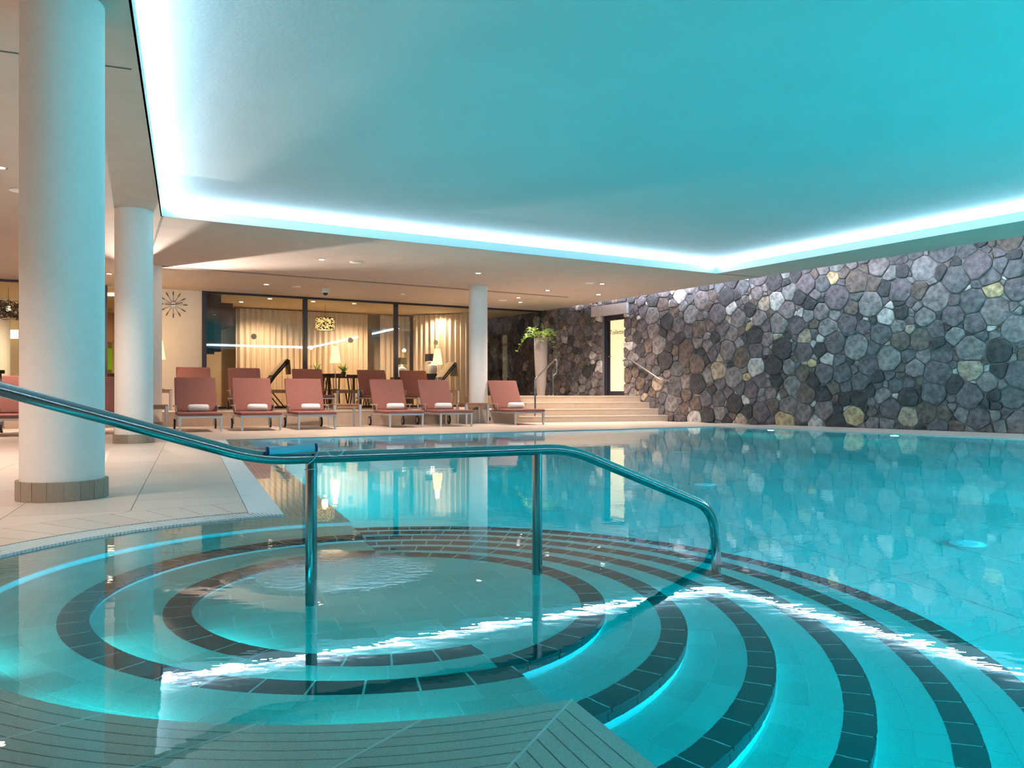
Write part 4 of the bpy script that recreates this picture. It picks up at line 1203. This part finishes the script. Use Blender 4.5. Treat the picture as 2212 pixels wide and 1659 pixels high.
# wooden table and chairs
tx_, ty_ = GP(ab(738, 1.7), 1.7)
dt = tag(empty('dining_table', (tx_, ty_, PLAT), atan2(GD[1], GD[0])), 'dark wooden table behind the second window', 'table')
MB().box(-.50, .50, -.35, .35, .80, .835).build('table_top', M['darkwood'], dt)
for sx in (-1, 1):
    for sy in (-1, 1): MB().box(sx*.44-.03, sx*.44+.03, sy*.29-.03, sy*.29+.03, 0, .80).build('leg', M['darkwood'], dt)
def make_chair():
    r_ = empty('dining_chair')
    MB().box(-.24, .24, -.22, .22, .43, .47).build('seat', M['darkwood'], r_)
    for sx in (-1, 1):
        for sy in (-1, 1):
            l = MB(); l.tube([(sx*.25, sy*.24, 0), (sx*.20, sy*.18, .44)], [.015, .022], 8); l.build('leg', M['darkwood'], r_, True)
        l = MB(); l.tube([(sx*.21, .20, .46), (sx*.25, .26, .82)], .018, 8); l.build('back_post', M['darkwood'], r_, True)
    b_ = MB()
    n = 10; vs = []
    for i in range(n+1):
        t = -1+2*i/n; x = .29*t; y = .30-.10*t*t
        vs += [(x, y-.012, .80), (x, y+.012, .80), (x, y+.012, .88), (x, y-.012, .88)]
    fs = [(i*4+j, i*4+(j+1) % 4, (i+1)*4+(j+1) % 4, (i+1)*4+j) for i in range(n) for j in range(4)]+[(0, 3, 2, 1), (n*4, n*4+1, n*4+2, n*4+3)]
    b_.add(vs, [f[::-1] for f in fs]); b_.build('top_rail', M['darkwood'], r_, True)
    for k in range(5):
        x = -.14+.07*k; s_ = MB(); s_.tube([(x, .205, .46), (x*1.15, .29-.1*(x/.29)**2, .82)], .009, 6); s_.build('spindle', M['darkwood'], r_, True)
    return r_
pc = make_chair()
CH = [(684, .9, 200, 'dark spindle-back chair left of the wooden table'), (724, .42, 165, 'dark spindle-back chair behind the lit lamp'), (774, .72, 20, 'dark chair with curved top rail nearest the second window post'), (806, 2.1, 90, 'dark low-backed chair right of the wooden table')]
for i, (px, b_, r_, lb) in enumerate(CH):
    o = pc if i == 0 else copy_tree(pc)
    x, y = GP(ab(px, b_), b_); o.location = (x, y, PLAT); o.rotation_euler.z = radians(r_); tag(o, lb, 'chair', 'dark wooden chairs in the lounge')
for px, lb in ((685, 'small leafy pot plant left of the lit lamp in the lounge'), (742, 'small leafy pot plant on the dark wooden table')):
    b_ = 1.55 if px > 700 else 2.1; x, y = GP(ab(px, b_), b_)
    zt_ = .835 if px > 700 else .80
    r_ = tag(empty('pot_plant', (x, y, PLAT+zt_)), lb, 'plant', 'small pot plants in the lounge')
    if px < 700:
        ss = MB(); ss.box(-.12, .12, -.12, .12, PLAT, PLAT+.80); tag(ss.build('plant_stand', M['darkwood'], None, False, (x, y, 0), .5), 'dark square stand under the left pot plant', 'stand')
    MB().lathe([(.05, 0), (.075, .13), (.07, .13), (.05, .10)], 18).build('pot', M['shade_dark'], r_, True)
    random.seed(px)
    for k in range(9):
        az = 2*pi*k/9; s_ = MB(); rr = random.uniform(.08, .2); h = random.uniform(.15, .34)
        s_.tube([(0, 0, .1), (rr*.4*cos(az), rr*.4*sin(az), .1+h*.6), (rr*cos(az), rr*sin(az), .1+h)], [.008, .02, .003], 6); s_.build('leaf', M['leaf'], r_, True)
# reclining hammock chairs with a beige cloth
def recliner(px, b_, lb, s_=1):
    x, y = GP(ab(px, b_), b_)
    r_ = tag(empty('recliner', (x, y, PLAT), atan2(GD[1], GD[0])), lb, 'recliner', 'tilted recliners inside the lounge')
    f_ = MB()
    for sy in (-.28, .28):
        f_.tube([(-.55, sy, .42), (-.15, sy, .50), (.42, sy, 1.16)], .022, 8); f_.tube([(-.45, sy, .0), (.1, sy, .78)], .016, 8); f_.tube([(.35, sy, 0), (-.1, sy, .56)], .016, 8)
    f_.tube([(-.45, -.28, .02), (-.45, .28, .02)], .014, 8); f_.tube([(.35, -.28, .02), (.35, .28, .02)], .014, 8); f_.tube([(.42, -.28, 1.16), (.42, .28, 1.16)], .02, 8)
    f_.build('frame', M['rubber'], r_, True)
    c_ = MB(); pr = [(-.55, .44), (-.15, .52), (.40, 1.17)]
    vs = [(x_, sy, z+dz) for dz in (0, .05) for x_, z in pr for sy in (-.25, .25)]
    c_.add(vs, [(0, 1, 3, 2), (2, 3, 5, 4), (6, 8, 9, 7), (8, 10, 11, 9), (0, 6, 7, 1), (4, 5, 11, 10), (0, 2, 8, 6), (2, 4, 10, 8), (1, 7, 9, 3), (3, 9, 11, 5)]); c_.build('sling', M['bulk'], r_)
    t_ = MB(); pr = [(.05, .83), (.40, 1.24), (.47, 1.20), (.50, .86)]
    vs = [(x_+d_*.012, sy, z+d_*.02) for d_ in (0, 1) for x_, z in pr for sy in (-.26, .26)]
    t_.add(vs, [(0, 1, 3, 2), (2, 3, 5, 4), (4, 5, 7, 6), (8, 10, 11, 9), (10, 12, 13, 11), (12, 14, 15, 13), (0, 8, 9, 1), (6, 7, 15, 14)]); t_.build('cloth', M['cloth_beige'], r_)
recliner(580, .85, 'tilted black recliner with beige cloth behind the left window')
recliner(945, .7, 'tilted recliner with pale cloth behind the right lit lamp')
# exit sign and wall-mounted screen near the corner post
x, y = GP(ab(464.5, .5), .5); zc = .655+(852-646)/1750*y
tag(MB().box(-.045, .045, -.01, .01, -.045, .045).build('exit_sign', M['exit'], None, False, (x, y, zc), atan2(GD[1], GD[0])), 'small lit green exit sign at the top left window corner', 'sign')
x, y = GP(ab(452, .3), .25)
ts = tag(empty('wall_screen', (x, y, 0), atan2(GD[1], GD[0])), 'dark hanging screen behind the left window post', 'screen')
z0 = .655+(852-765)/1750*y; z1 = .655+(852-690)/1750*y
MB().box(-.10, .10, -.05, .05, z0, z1).build('screen_body', M['frame_dark'], ts); MB().box(-.08, .08, -.056, -.05, z0+.04, z1-.04).build('glass_front', M['black'], ts)
MB().box(-.012, .012, -.012, .012, z1, SOF-.02).build('bracket', M['frame_dark'], ts)

# ------------------------------------------------------------------ left room seen past the nearest column
x, y = GP(ab(18, 1.3), 1.3); zt = .655+(852-652)/1750*y; zb_ = .655+(852-688)/1750*y
wl_ = tag(empty('twig_pendant', (x, y, 0)), 'dark woven twig pendant lamp at the left edge', 'lamp')
random.seed(9); tw = MB()
for i in range(300):
    a_ = random.uniform(0, 2*pi); z = random.uniform(zb_, zt); h = .33
    p = []
    for k in range(4): p.append((h*cos(a_+k*.13), h*sin(a_+k*.13), max(zb_, min(zt, z+random.uniform(-.07, .07)))))
    tw.tube([Vector(v) for v in p], .008, 4)
t_ = tw.build('twig_weave', M['iron'], wl_); t_['kind'] = 'stuff'
MB().tube([(0, 0, zt), (0, 0, SOF-.02)], .004, 6).build('wire', M['iron'], wl_); MB().lathe([(.04, zt-.1), (.06, zt-.18), (0, zt-.22)], 14).build('bulb', M['lens_soft'], wl_, True)
x, y = GP(ab(6, 3.4), 3.4)
tag(MB().lathe([(.16, 0), (.16, SOF-PLAT-.02)], 32).build('column', M['white'], None, True, (x, y, PLAT)), 'slim white column inside the left room', 'column')
# bright ceiling luminaires there
for px, py, lb in ((228, 629, 'bright ceiling panel seen between the two big columns'), (31, 722, 'bright ceiling panel deep in the left room')):
    b_ = 1.4 if px > 100 else 4.6
    x, y = GP(ab(px, b_), b_); z = .655+(852-py)/1750*y
    m_ = MB(); m_.box(-.42, .42, -.05, .05, -.11, .11)
    tag(m_.build('ceiling_luminaire', M['lens_soft'], None, False, (x, y, z), 0), lb, 'light')
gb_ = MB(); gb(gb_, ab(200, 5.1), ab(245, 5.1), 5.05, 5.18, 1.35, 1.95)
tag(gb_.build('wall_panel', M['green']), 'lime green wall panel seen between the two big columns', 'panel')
bw = MB(); gb(bw, ab(205, 2.5)-.3, ab(240, 2.5)+.6, 2.5, 2.7, 1.98, 2.72)
tag(bw.build('trim_2', M['brown_wall']), kind='structure')
x, y = GP(ab(14, 1.0), 1.0)
o = copy_tree(pc); o.location = (x, y, PLAT); o.rotation_euler.z = radians(150); tag(o, 'dark wooden chair at the left edge of the view', 'chair', 'dark wooden chairs in the lounge')
cu = MB(); cu.lathe([(0, 0), (.17, .01), (.22, .05), (.2, .10), (.1, .14), (0, .145)], 20)
tag(cu.build('cushion', M['cloth_beige'], None, True, (x, y, PLAT+.474)), 'plump beige cushion on the chair at the left edge', 'cushion')
x, y = GP(ab(228, 3.2), 3.2)
sb = tag(empty('counter', (x, y, PLAT), atan2(GD[1], GD[0])), 'dark counter seen between the two big columns', 'counter')
MB().box(-.7, .7, -.25, .25, 0, .86).build('body', M['darkwood'], sb); MB().box(-.72, .72, -.27, .27, .86, .89).build('worktop', M['bulk'], sb)
